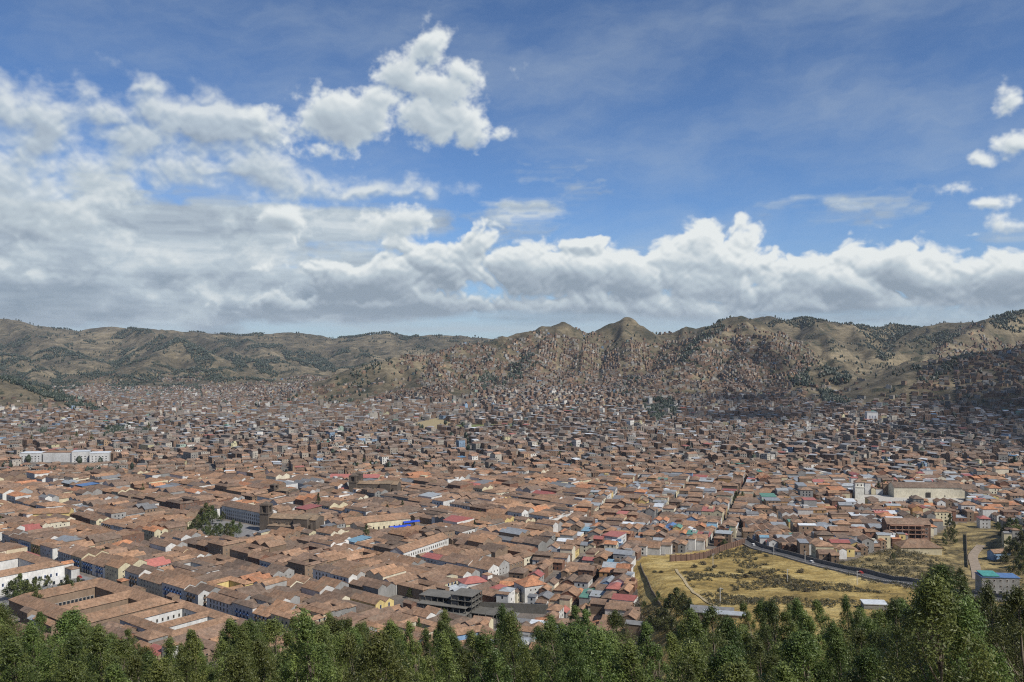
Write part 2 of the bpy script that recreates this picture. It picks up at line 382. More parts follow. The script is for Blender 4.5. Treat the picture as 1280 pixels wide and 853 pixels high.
def ground_mat():
    m, nt, b = newmat('earth'); T = NT(nt)
    pos = T.n('ShaderNodeNewGeometry').outputs['Position']
    zn = T.n('ShaderNodeAttribute'); zn.attribute_name = 'zone'; sp = T.n('ShaderNodeSeparateColor'); T.l(zn.outputs[0], sp.inputs[0])
    hill, mead, rav = sp.outputs
    # bare hills: straw grass, brown heath, dark green patches, pale soil
    big = T.noise(pos, .0022, 9, .66); mid = T.noise(pos, .011, 8, .65); fine = T.noise(pos, .06, 6, .65)
    hc = T.ramp(T.math('ADD', T.math('MULTIPLY', big, .45), T.math('ADD', T.math('MULTIPLY', mid, .4), T.math('MULTIPLY', fine, .2))),
                [(.38, (.026, .028, .018)), (.44, (.050, .046, .030)), (.49, (.086, .072, .046)), (.54, (.135, .110, .068)), (.61, (.24, .195, .122))])
    terr = T.n('ShaderNodeTexWave'); terr.wave_type = 'BANDS'; terr.bands_direction = 'Z'; terr.inputs['Scale'].default_value = .028; terr.inputs['Distortion'].default_value = 3; terr.inputs['Detail'].default_value = 3; terr.inputs['Detail Scale'].default_value = .02
    T.l(pos, terr.inputs[0])
    hc = T.mix(T.math('MULTIPLY', terr.outputs['Fac'], .22), hc, (.07, .06, .035, 1))
    hc = T.mix(T.maprange(T.noise(pos, .014, 7, .7), .53, .63, 0, .8, True), hc, (.022, .03, .016, 1))
    city = T.ramp(T.noise(pos, .05, 5, .6), [(.3, (.10, .09, .08)), (.5, (.15, .13, .112)), (.7, (.21, .18, .15))])
    m1 = T.noise(pos, .035, 7, .62); m2 = T.noise(pos, .16, 6, .68)
    mc = T.ramp(T.math('ADD', T.math('MULTIPLY', m1, .6), T.math('MULTIPLY', m2, .4)), [(.36, (.12, .09, .03)), (.46, (.26, .18, .055)), (.54, (.38, .28, .10)), (.66, (.50, .39, .17))])
    mc = T.mix(T.maprange(T.noise(pos, .45, 4, .7), .55, .7, 0, .5, True), mc, (.09, .075, .035, 1))
    rc = T.ramp(T.noise(pos, .06, 7, .65), [(.38, (.07, .058, .028)), (.48, (.17, .13, .058)), (.6, (.34, .26, .115))])
    c = T.mix(T.maprange(hill, 0, .6, 0, 1, True), city, hc); c = T.mix(mead, c, mc); c = T.mix(rav, c, rc)
    T.l(c, b.inputs['Base Color'])
    T.bump(T.math('ADD', T.math('MULTIPLY', mid, 6), fine), 4.0, .55, b)
    return m
M_ground = ground_mat()
def plain(name, col, rough=.85, amp=.25, scale=.6, spec=.25, metal=0):
    m, nt, b = newmat(name); T = NT(nt)
    pos = T.n('ShaderNodeNewGeometry').outputs['Position']
    n = T.noise(pos, scale, 5, .65)
    f = T.maprange(n, .3, .7, 1 - amp, 1 + amp)
    c = T.vmath('SCALE', col[:3], None); T.l(f, c.node.inputs['Scale'])
    T.l(c, b.inputs['Base Color']); b.inputs['Roughness'].default_value = rough; b.inputs['Specular IOR Level'].default_value = spec; b.inputs['Metallic'].default_value = metal
    return m
def ribbon(name, pts, w, m, lift=.35, kind='structure', n=6):
    P2 = []
    for a, b in zip(pts[:-1], pts[1:]):
        for k in range(n): t = k / n; P2.append((a[0] + (b[0] - a[0]) * t, a[1] + (b[1] - a[1]) * t))
    P2.append(pts[-1]); P2 = np.array(P2)
    for _ in range(6): P2[1:-1] = (P2[:-2] + P2[1:-1] * 2 + P2[2:]) / 4
    t = np.gradient(P2, axis=0); t /= np.linalg.norm(t, axis=1)[:, None]; nrm = np.stack([-t[:, 1], t[:, 0]], 1)
    rows = []
    for s in (-1, -.33, .33, 1):
        q = P2 + nrm * s * w / 2; rows.append(np.column_stack([q, G(q[:, 0], q[:, 1]) + lift]))
    zc = np.maximum.reduce([r[:, 2] for r in rows])
    for r in rows: r[:, 2] = r[:, 2] * .3 + zc * .7
    V = np.stack(rows, 1).reshape(-1, 3); L = len(P2)
    i = np.arange(L - 1)[:, None] * 4; j = np.arange(3)[None, :]
    Fq = np.stack([i + j, i + j + 1, i + j + 5, i + j + 4], -1).reshape(-1, 4)[:, ::-1]
    o = mesh_obj(name, V, Fq, m); tag(o, kind=kind); return o, P2, nrm, zc
def patch(name, poly, m, lift=.15, step=6):
    """a paved sheet that follows the ground inside a polygon"""
    P2 = np.array(poly); x0, y0 = P2.min(0); x1, y1 = P2.max(0)
    # clip by a fan of the polygon refined
    import bmesh
    bm = bmesh.new(); vs = [bm.verts.new((p[0], p[1], 0)) for p in poly]; bm.faces.new(vs)
    bmesh.ops.triangulate(bm, faces=bm.faces[:])
    for _ in range(4): bmesh.ops.subdivide_edges(bm, edges=[e for e in bm.edges if e.calc_length() > step], cuts=1, use_grid_fill=False); bmesh.ops.triangulate(bm, faces=[f for f in bm.faces if len(f.verts) > 3])
    co = np.array([v.co[:] for v in bm.verts]); co[:, 2] = G(co[:, 0], co[:, 1]) + lift
    bm.verts.index_update(); F3 = np.array([[v.index for v in f.verts] for f in bm.faces])
    a = co[F3[:, 0]]; bq = co[F3[:, 1]]; c = co[F3[:, 2]]
    up = np.cross(bq - a, c - a)[:, 2] < 0; F3[up] = F3[up][:, ::-1]
    bm.free(); o = mesh_obj(name, co, F3, m); tag(o, kind='structure'); return o
ground = make_ground()
M_asphalt = plain('asphalt', (.085, .083, .082), .9, .25, .3)
M_paving = plain('paving', (.20, .195, .19), .85, .2, .4)
M_dirtroad = plain('dirt_road', (.26, .21, .16), .95, .25, .3)
# ------------------------------------------------------------------ building elements, vectorised
def rotxy(lx, ly, ang): c = np.cos(ang); s = np.sin(ang); return lx * c - ly * s, lx * s + ly * c
class Bag:
    """collects building elements; kinds: box, gbox (box with gable tops), prism (solid gable roof), shell (two roof slopes), hip, shed, quad"""
    def __init__(s): s.V = []; s.Q = []; s.T = []; s.cq = []; s.ct = []; s.mq = []; s.mt = []; s.n = 0
    def _add(s, loc, cx, cy, z, ang, Q, T, col, mat):
        # loc (n,k,3)
        n, k, _ = loc.shape
        X, Y = rotxy(loc[..., 0], loc[..., 1], ang[:, None]); V = np.stack([X + cx[:, None], Y + cy[:, None], loc[..., 2] + z[:, None]], -1)
        s.V.append(V.reshape(-1, 3)); off = (s.n + np.arange(n) * k)[:, None, None]
        col = np.asarray(col, float)
        if col.ndim == 1: col = np.tile(col, (n, 1))
        if len(Q):
            q = off + np.array(Q)[None]; s.Q.append(q.reshape(-1, 4)); s.cq.append(np.repeat(col, len(Q), 0)); s.mq.append(np.full(n * len(Q), mat))
        if len(T):
            t = off + np.array(T)[None]; s.T.append(t.reshape(-1, 3)); s.ct.append(np.repeat(col, len(T), 0)); s.mt.append(np.full(n * len(T), mat))
        s.n += n * k
    @staticmethod
    def _b(*a): 
        a = np.broadcast_arrays(*[np.atleast_1d(np.asarray(q, float)) for q in a]); return [q.copy() for q in a]
    def box(s, cx, cy, z0, z1, w, d, ang, col, mat=0, bottom=False):
        cx, cy, z0, z1, w, d, ang = s._b(cx, cy, z0, z1, w, d, ang); x = w / 2; y = d / 2; h = z1 - z0; o = 0 * x
        L = np.stack([np.stack(p, -1) for p in [(-x, -y, o), (x, -y, o), (x, y, o), (-x, y, o), (-x, -y, h), (x, -y, h), (x, y, h), (-x, y, h)]], 1)
        s._add(L, cx, cy, z0, ang, [(0, 1, 5, 4), (1, 2, 6, 5), (2, 3, 7, 6), (3, 0, 4, 7), (4, 5, 6, 7)] + ([(3, 2, 1, 0)] if bottom else []), [], col, mat)
    def gbox(s, cx, cy, z0, z1, w, d, rise, ang, col, mat=0):
        """walls with gable ends at +-x, ridge along x"""
        cx, cy, z0, z1, w, d, rise, ang = s._b(cx, cy, z0, z1, w, d, rise, ang); x = w / 2; y = d / 2; h = z1 - z0; o = 0 * x
        L = np.stack([np.stack(p, -1) for p in [(-x, -y, o), (x, -y, o), (x, y, o), (-x, y, o), (-x, -y, h), (x, -y, h), (x, y, h), (-x, y, h), (-x, o, h + rise), (x, o, h + rise)]], 1)
        s._add(L, cx, cy, z0, ang, [(0, 1, 5, 4), (1, 2, 6, 5), (2, 3, 7, 6), (3, 0, 4, 7)], [(5, 6, 9), (7, 4, 8)], col, mat)
    def prism(s, cx, cy, z, w, d, rise, ang, col, mat=1, oh=.4):
        cx, cy, z, w, d, rise, ang = s._b(cx, cy, z, w, d, rise, ang); x = w / 2 + oh * .5; y = d / 2 + oh; o = 0 * x; k = o - .25
        L = np.stack([np.stack(p, -1) for p in [(-x, -y, k), (x, -y, k), (x, y, k), (-x, y, k), (-x, o, rise), (x, o, rise)]], 1)
        s._add(L, cx, cy, z, ang, [(0, 1, 5, 4), (2, 3, 4, 5), (3, 2, 1, 0)], [(1, 2, 5), (3, 0, 4)], col, mat)
    def hip(s, cx, cy, z, w, d, rise, ang, col, mat=1, oh=.5, hl=.5, hr=.5):
        """hipped roof, w along the ridge; hl/hr = hip run at each end as share of depth (0 = gable)"""
        cx, cy, z, w, d, rise, ang, hl, hr = s._b(cx, cy, z, w, d, rise, ang, hl, hr); x = w / 2 + oh; y = d / 2 + oh; o = 0 * x; k = o - .28; t = o - .02
        rl = -x + hl * 2 * y; rr = x - hr * 2 * y
        L = np.stack([np.stack(p, -1) for p in [(-x, -y, k), (x, -y, k), (x, y, k), (-x, y, k), (-x, -y, t), (x, -y, t), (x, y, t), (-x, y, t), (rl, o, rise), (rr, o, rise)]], 1)
        s._add(L, cx, cy, z, ang, [(0, 1, 5, 4), (1, 2, 6, 5), (2, 3, 7, 6), (3, 0, 4, 7), (4, 5, 9, 8), (6, 7, 8, 9), (3, 2, 1, 0)], [(5, 6, 9), (7, 4, 8)], col, mat)
    def shell(s, cx, cy, z, w, d, rise, ang, col, mat=1, oh=.55, oe=.3, th=.22):
        cx, cy, z, w, d, rise, ang = s._b(cx, cy, z, w, d, rise, ang); x = w / 2 + oe; y = d / 2 + oh; o = 0 * x
        e = -rise * oh / (d / 2)
        pts = []
        for sx in (-1, 1):
            pts += [(sx * x, -y, e + th), (sx * x, o, rise + th), (sx * x, y, e + th), (sx * x, y, e), (sx * x, o, rise), (sx * x, -y, e)]
        L = np.stack([np.stack(np.broadcast_arrays(*p), -1) for p in pts], 1)
        s._add(L, cx, cy, z, ang, [(0, 6, 7, 1), (1, 7, 8, 2), (2, 8, 9, 3), (3, 9, 10, 4), (4, 10, 11, 5), (5, 11, 6, 0), (0, 1, 4, 5), (1, 2, 3, 4), (7, 6, 11, 10), (8, 7, 10, 9)], [], col, mat)
    def slab(s, cx, cy, z, w, d, th, tilt, ang, col, mat=1):
        """sheet roof, tilted along y"""
        cx, cy, z, w, d, th, tilt, ang = s._b(cx, cy, z, w, d, th, tilt, ang); x = w / 2; y = d / 2; o = 0 * x
        L = np.stack([np.stack(p, -1) for p in [(-x, -y, o), (x, -y, o), (x, y, tilt), (-x, y, tilt), (-x, -y, th), (x, -y, th), (x, y, tilt + th), (-x, y, tilt + th)]], 1)
        s._add(L, cx, cy, z, ang, [(0, 1, 5, 4), (1, 2, 6, 5), (2, 3, 7, 6), (3, 0, 4, 7), (4, 5, 6, 7), (3, 2, 1, 0)], [], col, mat)
    def build(s, name, mats, parent=None, loc=(0, 0, 0), rz=0.0, **k):
        V = np.concatenate(s.V); 
        if parent is not None or any(loc) or rz:
            lx = V[:, 0] - loc[0]; ly = V[:, 1] - loc[1]; X, Y = rotxy(lx, ly, -rz); V = np.column_stack([X, Y, V[:, 2] - loc[2]])
        Fc = []; col = []; mi = []
        if s.Q: Fc.append(np.concatenate(s.Q)); col.append(np.concatenate(s.cq)); mi.append(np.concatenate(s.mq))
        if s.T: Fc.append(np.concatenate(s.T)); col.append(np.concatenate(s.ct)); mi.append(np.concatenate(s.mt))
        mi = np.concatenate(mi)
        if not isinstance(mats, (list, tuple)): mi[:] = 0
        return mesh_obj(name, V, Fc, mats, parent, mi, np.concatenate(col), **k)

def wall_mat(dust=.35):
    m, nt, b = newmat('plaster_wall'); T = NT(nt)
    a = T.n('ShaderNodeAttribute'); a.attribute_name = 'Col'
    pos = T.n('ShaderNodeNewGeometry').outputs['Position']
    n = T.noise(T.vmath('MULTIPLY', pos, (1, 1, .45)), .7, 6, .65)
    n2 = T.noise(pos, .12, 3, .5)
    f = T.math('MULTIPLY', T.maprange(n, .32, .68, .78, 1.12), T.maprange(n2, .3, .7, .85, 1.1))
    c = T.vmath('SCALE', a.outputs[0], None); T.l(f, c.node.inputs['Scale'])
    T.l(c, b.inputs['Base Color']); return m
def roof_mat():
    m, nt, b = newmat('clay_tiles'); T = NT(nt)
    a = T.n('ShaderNodeAttribute'); a.attribute_name = 'Col'
    g = T.n('ShaderNodeNewGeometry'); pos = g.outputs['Position']
    n = T.noise(pos, .42, 7, .7); n2 = T.noise(pos, 1.9, 4, .7); n3 = T.noise(pos, .06, 4, .6)
    f = T.math('MULTIPLY', T.math('MULTIPLY', T.maprange(n, .3, .7, .55, 1.42), T.maprange(n2, .3, .7, .72, 1.28)), T.maprange(n3, .3, .7, .78, 1.15))
    c = T.vmath('SCALE', a.outputs[0], None); T.l(f, c.node.inputs['Scale'])
    # lichen greying on some tiles
    lich = T.maprange(T.noise(pos, .17, 6, .68), .5, .72, 0, .55, True)
    c2 = T.mix(lich, c, (.17, .145, .11, 1))
    c2 = T.mix(T.maprange(T.noise(pos, .3, 5, .75, lac=2.3), .62, .72, 0, .5, True), c2, (.36, .17, .085, 1))
    T.l(c2, b.inputs['Base Color']); b.inputs['Roughness'].default_value = .9
    T.bump(n2, .3, .5, b)
    return m
def sheet_mat():
    m, nt, b = newmat('sheet_roof'); T = NT(nt)
    a = T.n('ShaderNodeAttribute'); a.attribute_name = 'Col'
    pos = T.n('ShaderNodeNewGeometry').outputs['Position']
    n = T.noise(pos, .5, 6, .7)
    c = T.vmath('SCALE', a.outputs[0], None); T.l(T.maprange(n, .3, .7, .7, 1.2), c.node.inputs['Scale'])
    T.l(c, b.inputs['Base Color']); b.inputs['Roughness'].default_value = .6; b.inputs['Specular IOR Level'].default_value = .4
    return m
M_wall = wall_mat(); M_roof = roof_mat(); M_sheet = sheet_mat()
M_window = newmat('window_glass')[0]; M_window.node_tree.nodes['Principled BSDF'].inputs['Base Color'].default_value = (.02, .024, .03, 1); M_window.node_tree.nodes['Principled BSDF'].inputs['Roughness'].default_value = .35
MATS = [M_wall, M_roof, M_sheet, M_window]
ROOFS = {'brown': [(.235, .15, .098), (.275, .167, .104), (.195, .13, .092), (.31, .182, .108), (.245, .157, .105), (.165, .118, .088)], 'orange': [(.42, .195, .10), (.37, .175, .095)], 'pink': [(.36, .13, .105), (.30, .10, .085)], 'grey': [(.22, .235, .25), (.30, .32, .33), (.17, .17, .17)], 'pale': [(.55, .58, .6)], 'blue': [(.09, .17, .33), (.16, .28, .36)], 'green': [(.10, .22, .17)]}
WALLS = {'white': [(.62, .61, .575), (.55, .545, .52)], 'cream': [(.56, .5, .34), (.6, .55, .42)], 'brick': [(.20, .105, .07), (.17, .10, .07)], 'adobe': [(.20, .145, .10), (.25, .18, .125)], 'grey': [(.30, .29, .27), (.24, .235, .22)], 'yellow': [(.6, .47, .2)], 'blue': [(.22, .34, .5)], 'ochre': [(.44, .27, .12)]}
def pick(d, k, j=.1):
    c = np.array(random.choice(d[k])); return c * (1 + random.uniform(-j, j))
def choose(t):
    r = random.random() * sum(w for _, w in t)
    for k, w in t:
        r -= w
        if r <= 0: return k
    return t[0][0]
# shared window / door meshes: frame proud of the wall, dark pane set in it; local x along the wall, -y out of it
def window_mesh(name, w, h, fcol, door=False, balcony=None):
    B = Bag(); t = .12
    B.box(0, -.05, h - t, h, w, .16, 0, fcol, 0, True); B.box(-w / 2 + t / 2, -.05, t, h - t, t, .16, 0, fcol, 0); B.box(w / 2 - t / 2, -.05, t, h - t, t, .16, 0, fcol, 0)
    B.box(0, -.05, 0, t, w, .2, 0, fcol, 0, True)
    B.box(0, -.02, t, h - t, w - 2 * t, .06, 0, (.02, .022, .028), 3)
    if balcony:
        B.box(0, -.45, -.1, .05, w + .7, .9, 0, balcony, 0, True); B.box(0, -.86, .05, .95, w + .7, .06, 0, balcony, 0, True)
        B.box(-w / 2 - .3, -.45, .05, .95, .06, .8, 0, balcony, 0, True); B.box(w / 2 + .3, -.45, .05, .95, .06, .8, 0, balcony, 0, True)
    o = B.build(name, MATS); me = o.data; bpy.data.objects.remove(o); return me
WM = {'small': window_mesh('window', 1.0, 1.2, (.45, .4, .34)), 'tall': window_mesh('window', 1.15, 2.0, (.4, .36, .3)), 'blue': window_mesh('window', 1.2, 2.1, (.08, .16, .38)), 'door': window_mesh('door', 1.4, 2.5, (.12, .07, .04)), 'bdoor': window_mesh('door', 1.5, 2.6, (.08, .15, .36)),
      'balcony': window_mesh('balcony', 1.3, 2.2, (.08, .14, .30), balcony=(.07, .13, .28)), 'gbalcony': window_mesh('balcony', 1.3, 2.2, (.2, .14, .08), balcony=(.17, .12, .08)), 'wide': window_mesh('window', 2.0, 1.3, (.5, .48, .45)), 'arch': window_mesh('archway', 2.1, 2.7, (.62, .6, .55))}
NWIN = [0]
def put_window(parent, key, x, y, z, ang):
    """x,y,z world spot of the sill's centre on the wall, ang = direction of the wall's outward normal"""
    me = WM[key]; o = bpy.data.objects.new(me.name.split('.')[0], me); COL.objects.link(o); o.parent = parent
    pl = parent.location; rz = parent.rotation_euler[2]; lx, ly = rotxy(x - pl[0], y - pl[1], -rz)
    o.location = (lx, ly, z - pl[2]); o.rotation_euler = (0, 0, ang + math.pi / 2 - rz); NWIN[0] += 1; return o
def face_windows(parent, bag, cx, cy, z0, w, d, ang, side, rows, step, keys, margin=1.4, fill=1.0, hz=3.2, sill=1.0):
    """windows along one side (0:-y 1:+x 2:+y 3:-x) of a box; as child objects if parent, else as quads in the bag"""
    na = ang + [-math.pi / 2, 0, math.pi / 2, math.pi][side]; L = w if side in (0, 2) else d; dep = (d if side in (0, 2) else w) / 2
    nx, ny = math.cos(na), math.sin(na); tx, ty = -ny, nx
    n = max(1, int((L - 2 * margin) / step)); 
    for r in range(rows):
        for k in range(n):
            if random.random() > fill: continue
            s = (k - (n - 1) / 2) * step; key = keys[min(r, len(keys) - 1)]
            x = cx + nx * dep + tx * s; y = cy + ny * dep + ty * s; zz = z0 + r * hz + (sill if key not in ('door', 'bdoor', 'arch', 'balcony', 'gbalcony') else .12)
            if parent is not None: put_window(parent, key, x, y, zz, na)
            else: bag.box(x, y, zz, zz + 1.6, 1.1, .1, na + math.pi / 2, (.02, .022, .028), 3)
# ------------------------------------------------------------------ the town
def WG(px, py, lo=60, hi=9000):
    """where the ground lies seen at a spot of the view"""
    D = np.geomspace(lo, hi, 2600); x = (px - 640) / F * D; z = CAMZ + (HZ - py) / F * D
    g = G(x, D); k = np.argmax(z < g)
    return (float(x[k]), float(D[k]))
def W0(px, py): return WG(px, py, 300)
AL = R(-38.1); eL = (math.cos(AL), math.sin(AL)); fL = (-math.sin(AL), math.cos(AL))
def TS(t, s): return (t * eL[0] + s * fL[0], t * eL[1] + s * fL[1])
def rectpoly(cx, cy, w, d, a, m=1.0):
    return [tuple(np.array(rotxy(sx * (w / 2 + m), sy * (d / 2 + m), a)) + (cx, cy)) for sx, sy in ((-1, -1), (1, -1), (1, 1), (-1, 1))]
MARKS = {}          # things people can point to, for the labels: name -> (x, y)
LAB = {}
def house_root(name, x, y, rz, label, cat, z=None):
    z = g1(x, y) if z is None else z
    e = empty(name, (x, y, z), rz); tag(e, label, cat); return e
CLEAR = []
def reserve(cx, cy, w, d, a, m=1.0): FORB.append(rectpoly(cx, cy, w, d, a, m))

def ring_parts(cx, cy, w, d, a, h, wd, wallc, roofc, z, mid=False, sides=4, rise=None, jit=0.0, side_h=0):
    """four wings round a patio; returns wall bag and roof bag"""
    Bw, Br = Bag(), Bag(); rs = wd * .27 if rise is None else rise
    def at(lx, ly): q = rotxy(lx, ly, a); return cx + q[0], cy + q[1]
    hf = h + random.uniform(-jit, jit); hb = h + random.uniform(-jit, jit)
    for sy, hh in ((-1, hf), (1, hb)):
        X, Y = at(0, sy * (d - wd) / 2); Bw.box(X, Y, z - 2.5, z + hh, w, wd, a, wallc)
        Br.hip(X, Y, z + hh, w, wd, rs, a, roofc * random.uniform(.93, 1.07), 1, .55)
    ls = d - wd - .3
    for sx in ((-1, 1) if sides == 4 else (-1,)):
        hh = h + random.uniform(-jit, jit) - side_h
        X, Y = at(sx * (w - wd) / 2, 0); Bw.box(X, Y, z - 2.5, z + hh - .03, wd - .04, ls - wd + .3, a, wallc)
        Br.prism(X, Y, z + hh + .0, ls, wd - .05, rs - .04, a + math.pi / 2, roofc * random.uniform(.93, 1.07), 1, .53)
    if mid:
        Bw.box(*at(w * .08, 0), z - 2.5, z + h - .1, wd * .9, ls - wd + .3, a, wallc); Br.prism(*at(w * .08, 0), z + h - .08, ls, wd * .9, rs * .9, a + math.pi / 2, roofc, 1, .5)
    return Bw, Br
def col(k, table=WALLS): return pick(table, k)

# ---- hero buildings
HERO = []
def finish(e, Bw, Br, mats_w=None, mats_r=None):
    wo = Bw.build('wall', MATS, e, loc=e.location, rz=e.rotation_euler[2]); ro = None
    if Br is not None and Br.n: ro = Br.build('roof', MATS, e, loc=e.location, rz=e.rotation_euler[2])
    return wo, ro
def hero_ring(name, label, cx, cy, w, d, a, h, wd, wk, rk, wins, mark=None, mid=False, inner=None, cat='house', reserve_m=1.0, roofname=None):
    z = g1(cx, cy); e = house_root(name, cx, cy, a, label, cat, z)
    Bw, Br = ring_parts(cx, cy, w, d, a, h, wd, col(wk), np.array((.265, .165, .104)) * random.uniform(.94, 1.06) if rk == 'brown' else col(rk, ROOFS), z, mid)
    finish(e, Bw, Br)
    for (side, rows, step, keys) in wins: face_windows(e, None, cx, cy, z, w, d, a, side, rows, step, keys)
    if inner:     # patio faces that look towards the camera
        for (side, rows, step, keys) in inner:
            off = (d / 2 - wd) if side == 0 else (w / 2 - wd)
            n = {0: (0, off), 1: (-off, 0)}[side]; q = rotxy(n[0], n[1], a)
            ww = w - 2 * wd; na = a + (-math.pi / 2 if side == 0 else 0)
            L = ww if side == 0 else d - 2 * wd; k = max(1, int((L - 1) / step)); tx, ty = -math.sin(na), math.cos(na)
            for r in range(rows):
                for i in range(k):
                    s = (i - (k - 1) / 2) * step; put_window(e, keys[min(r, len(keys) - 1)], cx + q[0] + tx * s, cy + q[1] + ty * s, z + .3 + r * 3.3, na)
    reserve(cx, cy, w, d, a, reserve_m); 
    if mark: MARKS[mark] = (cx, cy)
    HERO.append(e); return e
def hero_bar(name, label, cx, cy, w, d, a, h, wk, rk, wins, mark=None, roof='shell', rise=None, cat='building', z=None, oh=.55, extra=None):
    z = g1(cx, cy) if z is None else z; e = house_root(name, cx, cy, a, label, cat, z)
    Bw, Br = Bag(), Bag(); rs = d * .26 if rise is None else rise; wc = col(wk); rc = col(rk, ROOFS)
    mat = 2 if rk in ('grey', 'pale', 'blue', 'green', 'pink') else 1
    if roof == 'shell': Bw.gbox(cx, cy, z - 3, z + h, w, d, rs, a, wc); Br.shell(cx, cy, z + h, w, d, rs, a, rc, mat, oh)
    elif roof == 'hip': Bw.box(cx, cy, z - 3, z + h, w, d, a, wc); Br.hip(cx, cy, z + h + .28, w, d, rs, a, rc, mat, oh)
    elif roof == 'flat':
        Bw.box(cx, cy, z - 3, z + h, w, d, a, wc); Br.slab(cx, cy, z + h, w + .6, d + .6, .35, .25, a, rc, mat)
    if extra: extra(Bw, Br, cx, cy, z, a, wc, rc)
    finish(e, Bw, Br)
    for (side, rows, step, keys) in wins: face_windows(e, None, cx, cy, z, w, d, a, side, rows, step, keys)
    reserve(cx, cy, w, d, a)
    if mark: MARKS[mark] = (cx, cy)
    HERO.append(e); return e

# white block with two patios at the foot of the grove
x, y = TS(-474, 289)
hero_ring('courtyard_house', 'long white two-patio house with brown tiles rising just behind the grove on the left', x, y, 54, 44, AL, 8.6, 8.5, 'white', 'brown',
          [(0, 2, 4.2, ['small', 'small']), (1, 2, 4.2, ['small', 'tall'])], 'white two-patio house', mid=True, inner=[(0, 2, 3.6, ['door', 'tall']), (1, 2, 3.6, ['door', 'tall'])])
x, y = TS(-676, 272)
hero_ring('hotel_building', 'white building with arcaded terrace and brown tiled roof beside the shady square', x, y, 58, 62, AL, 11.5, 11, 'white', 'brown',
          [(1, 2, 4.0, ['tall', 'blue']), (0, 2, 4.5, ['small', 'blue'])], 'white terrace building', cat='building')
e = HERO[-1]; q = TS(-643.5, 272); Bt = Bag(); Bt.box(q[0], q[1], -2, 4.2, 7, 60, AL, col('white')); Bt.build('terrace', MATS, e, loc=e.location, rz=AL)
for k in range(11):
    p = TS(-640, 272 + (k - 5) * 5.2); put_window(e, 'arch', p[0], p[1], .1, AL)
reserve(*TS(-643, 272), 8, 62, AL)
# big courtyard roof right of the square
x, y = TS(-553, 276)
hero_ring('courtyard_house', 'large brown courtyard house with dark pillared patio on the right edge of the shady square', x, y, 86, 62, AL, 8.5, 13, 'adobe', 'brown', [(0, 1, 6, ['small'])], 'pillared patio house', inner=[(0, 1, 2.6, ['arch']), (1, 1, 2.6, ['arch'])], mid=True)
# arcaded white school by the second square
x, y = TS(-724, 514)
hero_bar('school_building', 'long white three-storey building with rows of arches beside the stone church', x, y, 66, 15, AL, 12.4, 'white', 'brown', [(0, 3, 3.3, ['arch', 'tall', 'tall'])], 'white arched building', roof='shell')
# the stone church with one tower
def church(px, py, a, L, dep, h, tw, th, label, mark, two=False, dome=False, stone=(.125, .10, .078)):
    x, y = W0(px, py); z = g1(x, y); e = house_root('church', x, y, a, label, 'church', z); st = np.array(stone)
    def at(lx, ly): q = rotxy(lx, ly, a); return x + q[0], y + q[1]
    Bw, Br = Bag(), Bag()
    cx, cy = at(tw / 2 + L / 2, dep * .35); Bw.gbox(cx, cy, z - 2, z + h, L, dep, dep * .16, a, st * 1.1); Br.shell(cx, cy, z + h, L, dep, dep * .16, a, np.array((.24, .17, .11)), 1, .4)
    n = int(L / 7)
    for k in range(n):       # buttresses and side chapels
        bx = tw / 2 + (k + .5) * L / n; Bw.box(*at(bx, dep * .35 - dep / 2 - 1.3), z - 2, z + h * .78, 1.6, 2.8, a, st * .9)
    Bw.gbox(*at(tw / 2 + L * .72, dep * .35), z - 2, z + h + 1.2, dep * .8, dep * 1.55, 1.2, a, st * 1.05); Br.shell(*at(tw / 2 + L * .72, dep * .35), z + h + 1.3, dep * .8, dep * 1.55 , 1.2, a, np.array((.23, .17, .11)), 1, .3)
    Bw.box(*at(tw / 2 + L * .3, dep * .35 - dep * .5 - 3.5), z - 2, z + h * .55, L * .5, 7, a, st * 1.15); Br.slab(*at(tw / 2 + L * .3, dep * .35 - dep * .5 - 3.5), z + h * .55, L * .52, 7.6, .3, .9, a, np.array((.23, .165, .11)), 1)
    finish(e, Bw, Br)
    for k in range(n - 1): put_window(e, 'tall', *at(tw / 2 + (k + 1) * L / n, dep * .35 - dep / 2), z + h * .62, a - math.pi / 2)
    for j in range(2 if two else 1):
        T = Bag(); c = at(0, j * dep * .8); c = c if not two else at(0, j * (dep + 2) - 2)
        T.box(*c, z - 2, z + th * .62, tw, tw, a, st); T.box(*c, z + th * .62, z + th * .66, tw * 1.12, tw * 1.12, a, st * 1.1, 0, True)
        for sx in (-1, 1):
            for sy in (-1, 1): T.box(*at(sx * tw * .36, (c[1] - y) * 0 + (j * (dep + 2) - 2 if two else 0) + sy * tw * .36), z + th * .66, z + th * .9, tw * .26, tw * .26, a, st)
        T.box(*c, z + th * .66, z + th * .9, tw * .5, tw * .5, a, st * .8)
        T.box(*c, z + th * .9, z + th * .94, tw * 1.06, tw * 1.06, a, st * 1.1, 0, True)
        T.hip(*c, z + th * .94 + .3, tw * .8, tw * .8, th * .1, a, st * .95, 0, .1, .5, .5)
        T.build('bell_tower', MATS, e, loc=e.location, rz=a)
    if dome:
        D_ = Bag(); c = at(tw / 2 + L * .72, dep * .35)
        D_.box(*c, z + h, z + h + 4, 8, 8, a, st); D_.hip(*c, z + h + 4.3, 7, 7, 3.5, a, st * 1.1, 0, .1, .5, .5); D_.build('lantern', MATS, e, loc=e.location, rz=a)
    FORB.append([at(-tw / 2 - 1, -dep * .5 - 4), at(L + tw, -dep * .5 - 4), at(L + tw, dep * 1.3), at(-tw / 2 - 1, dep * 1.3)])
    MARKS[mark] = (x, y); HERO.append(e); return e
church(333, 664, R(-14), 46, 17, 12.5, 8.5, 26, 'dark stone church with one square bell tower on the second leafy square', 'stone church')
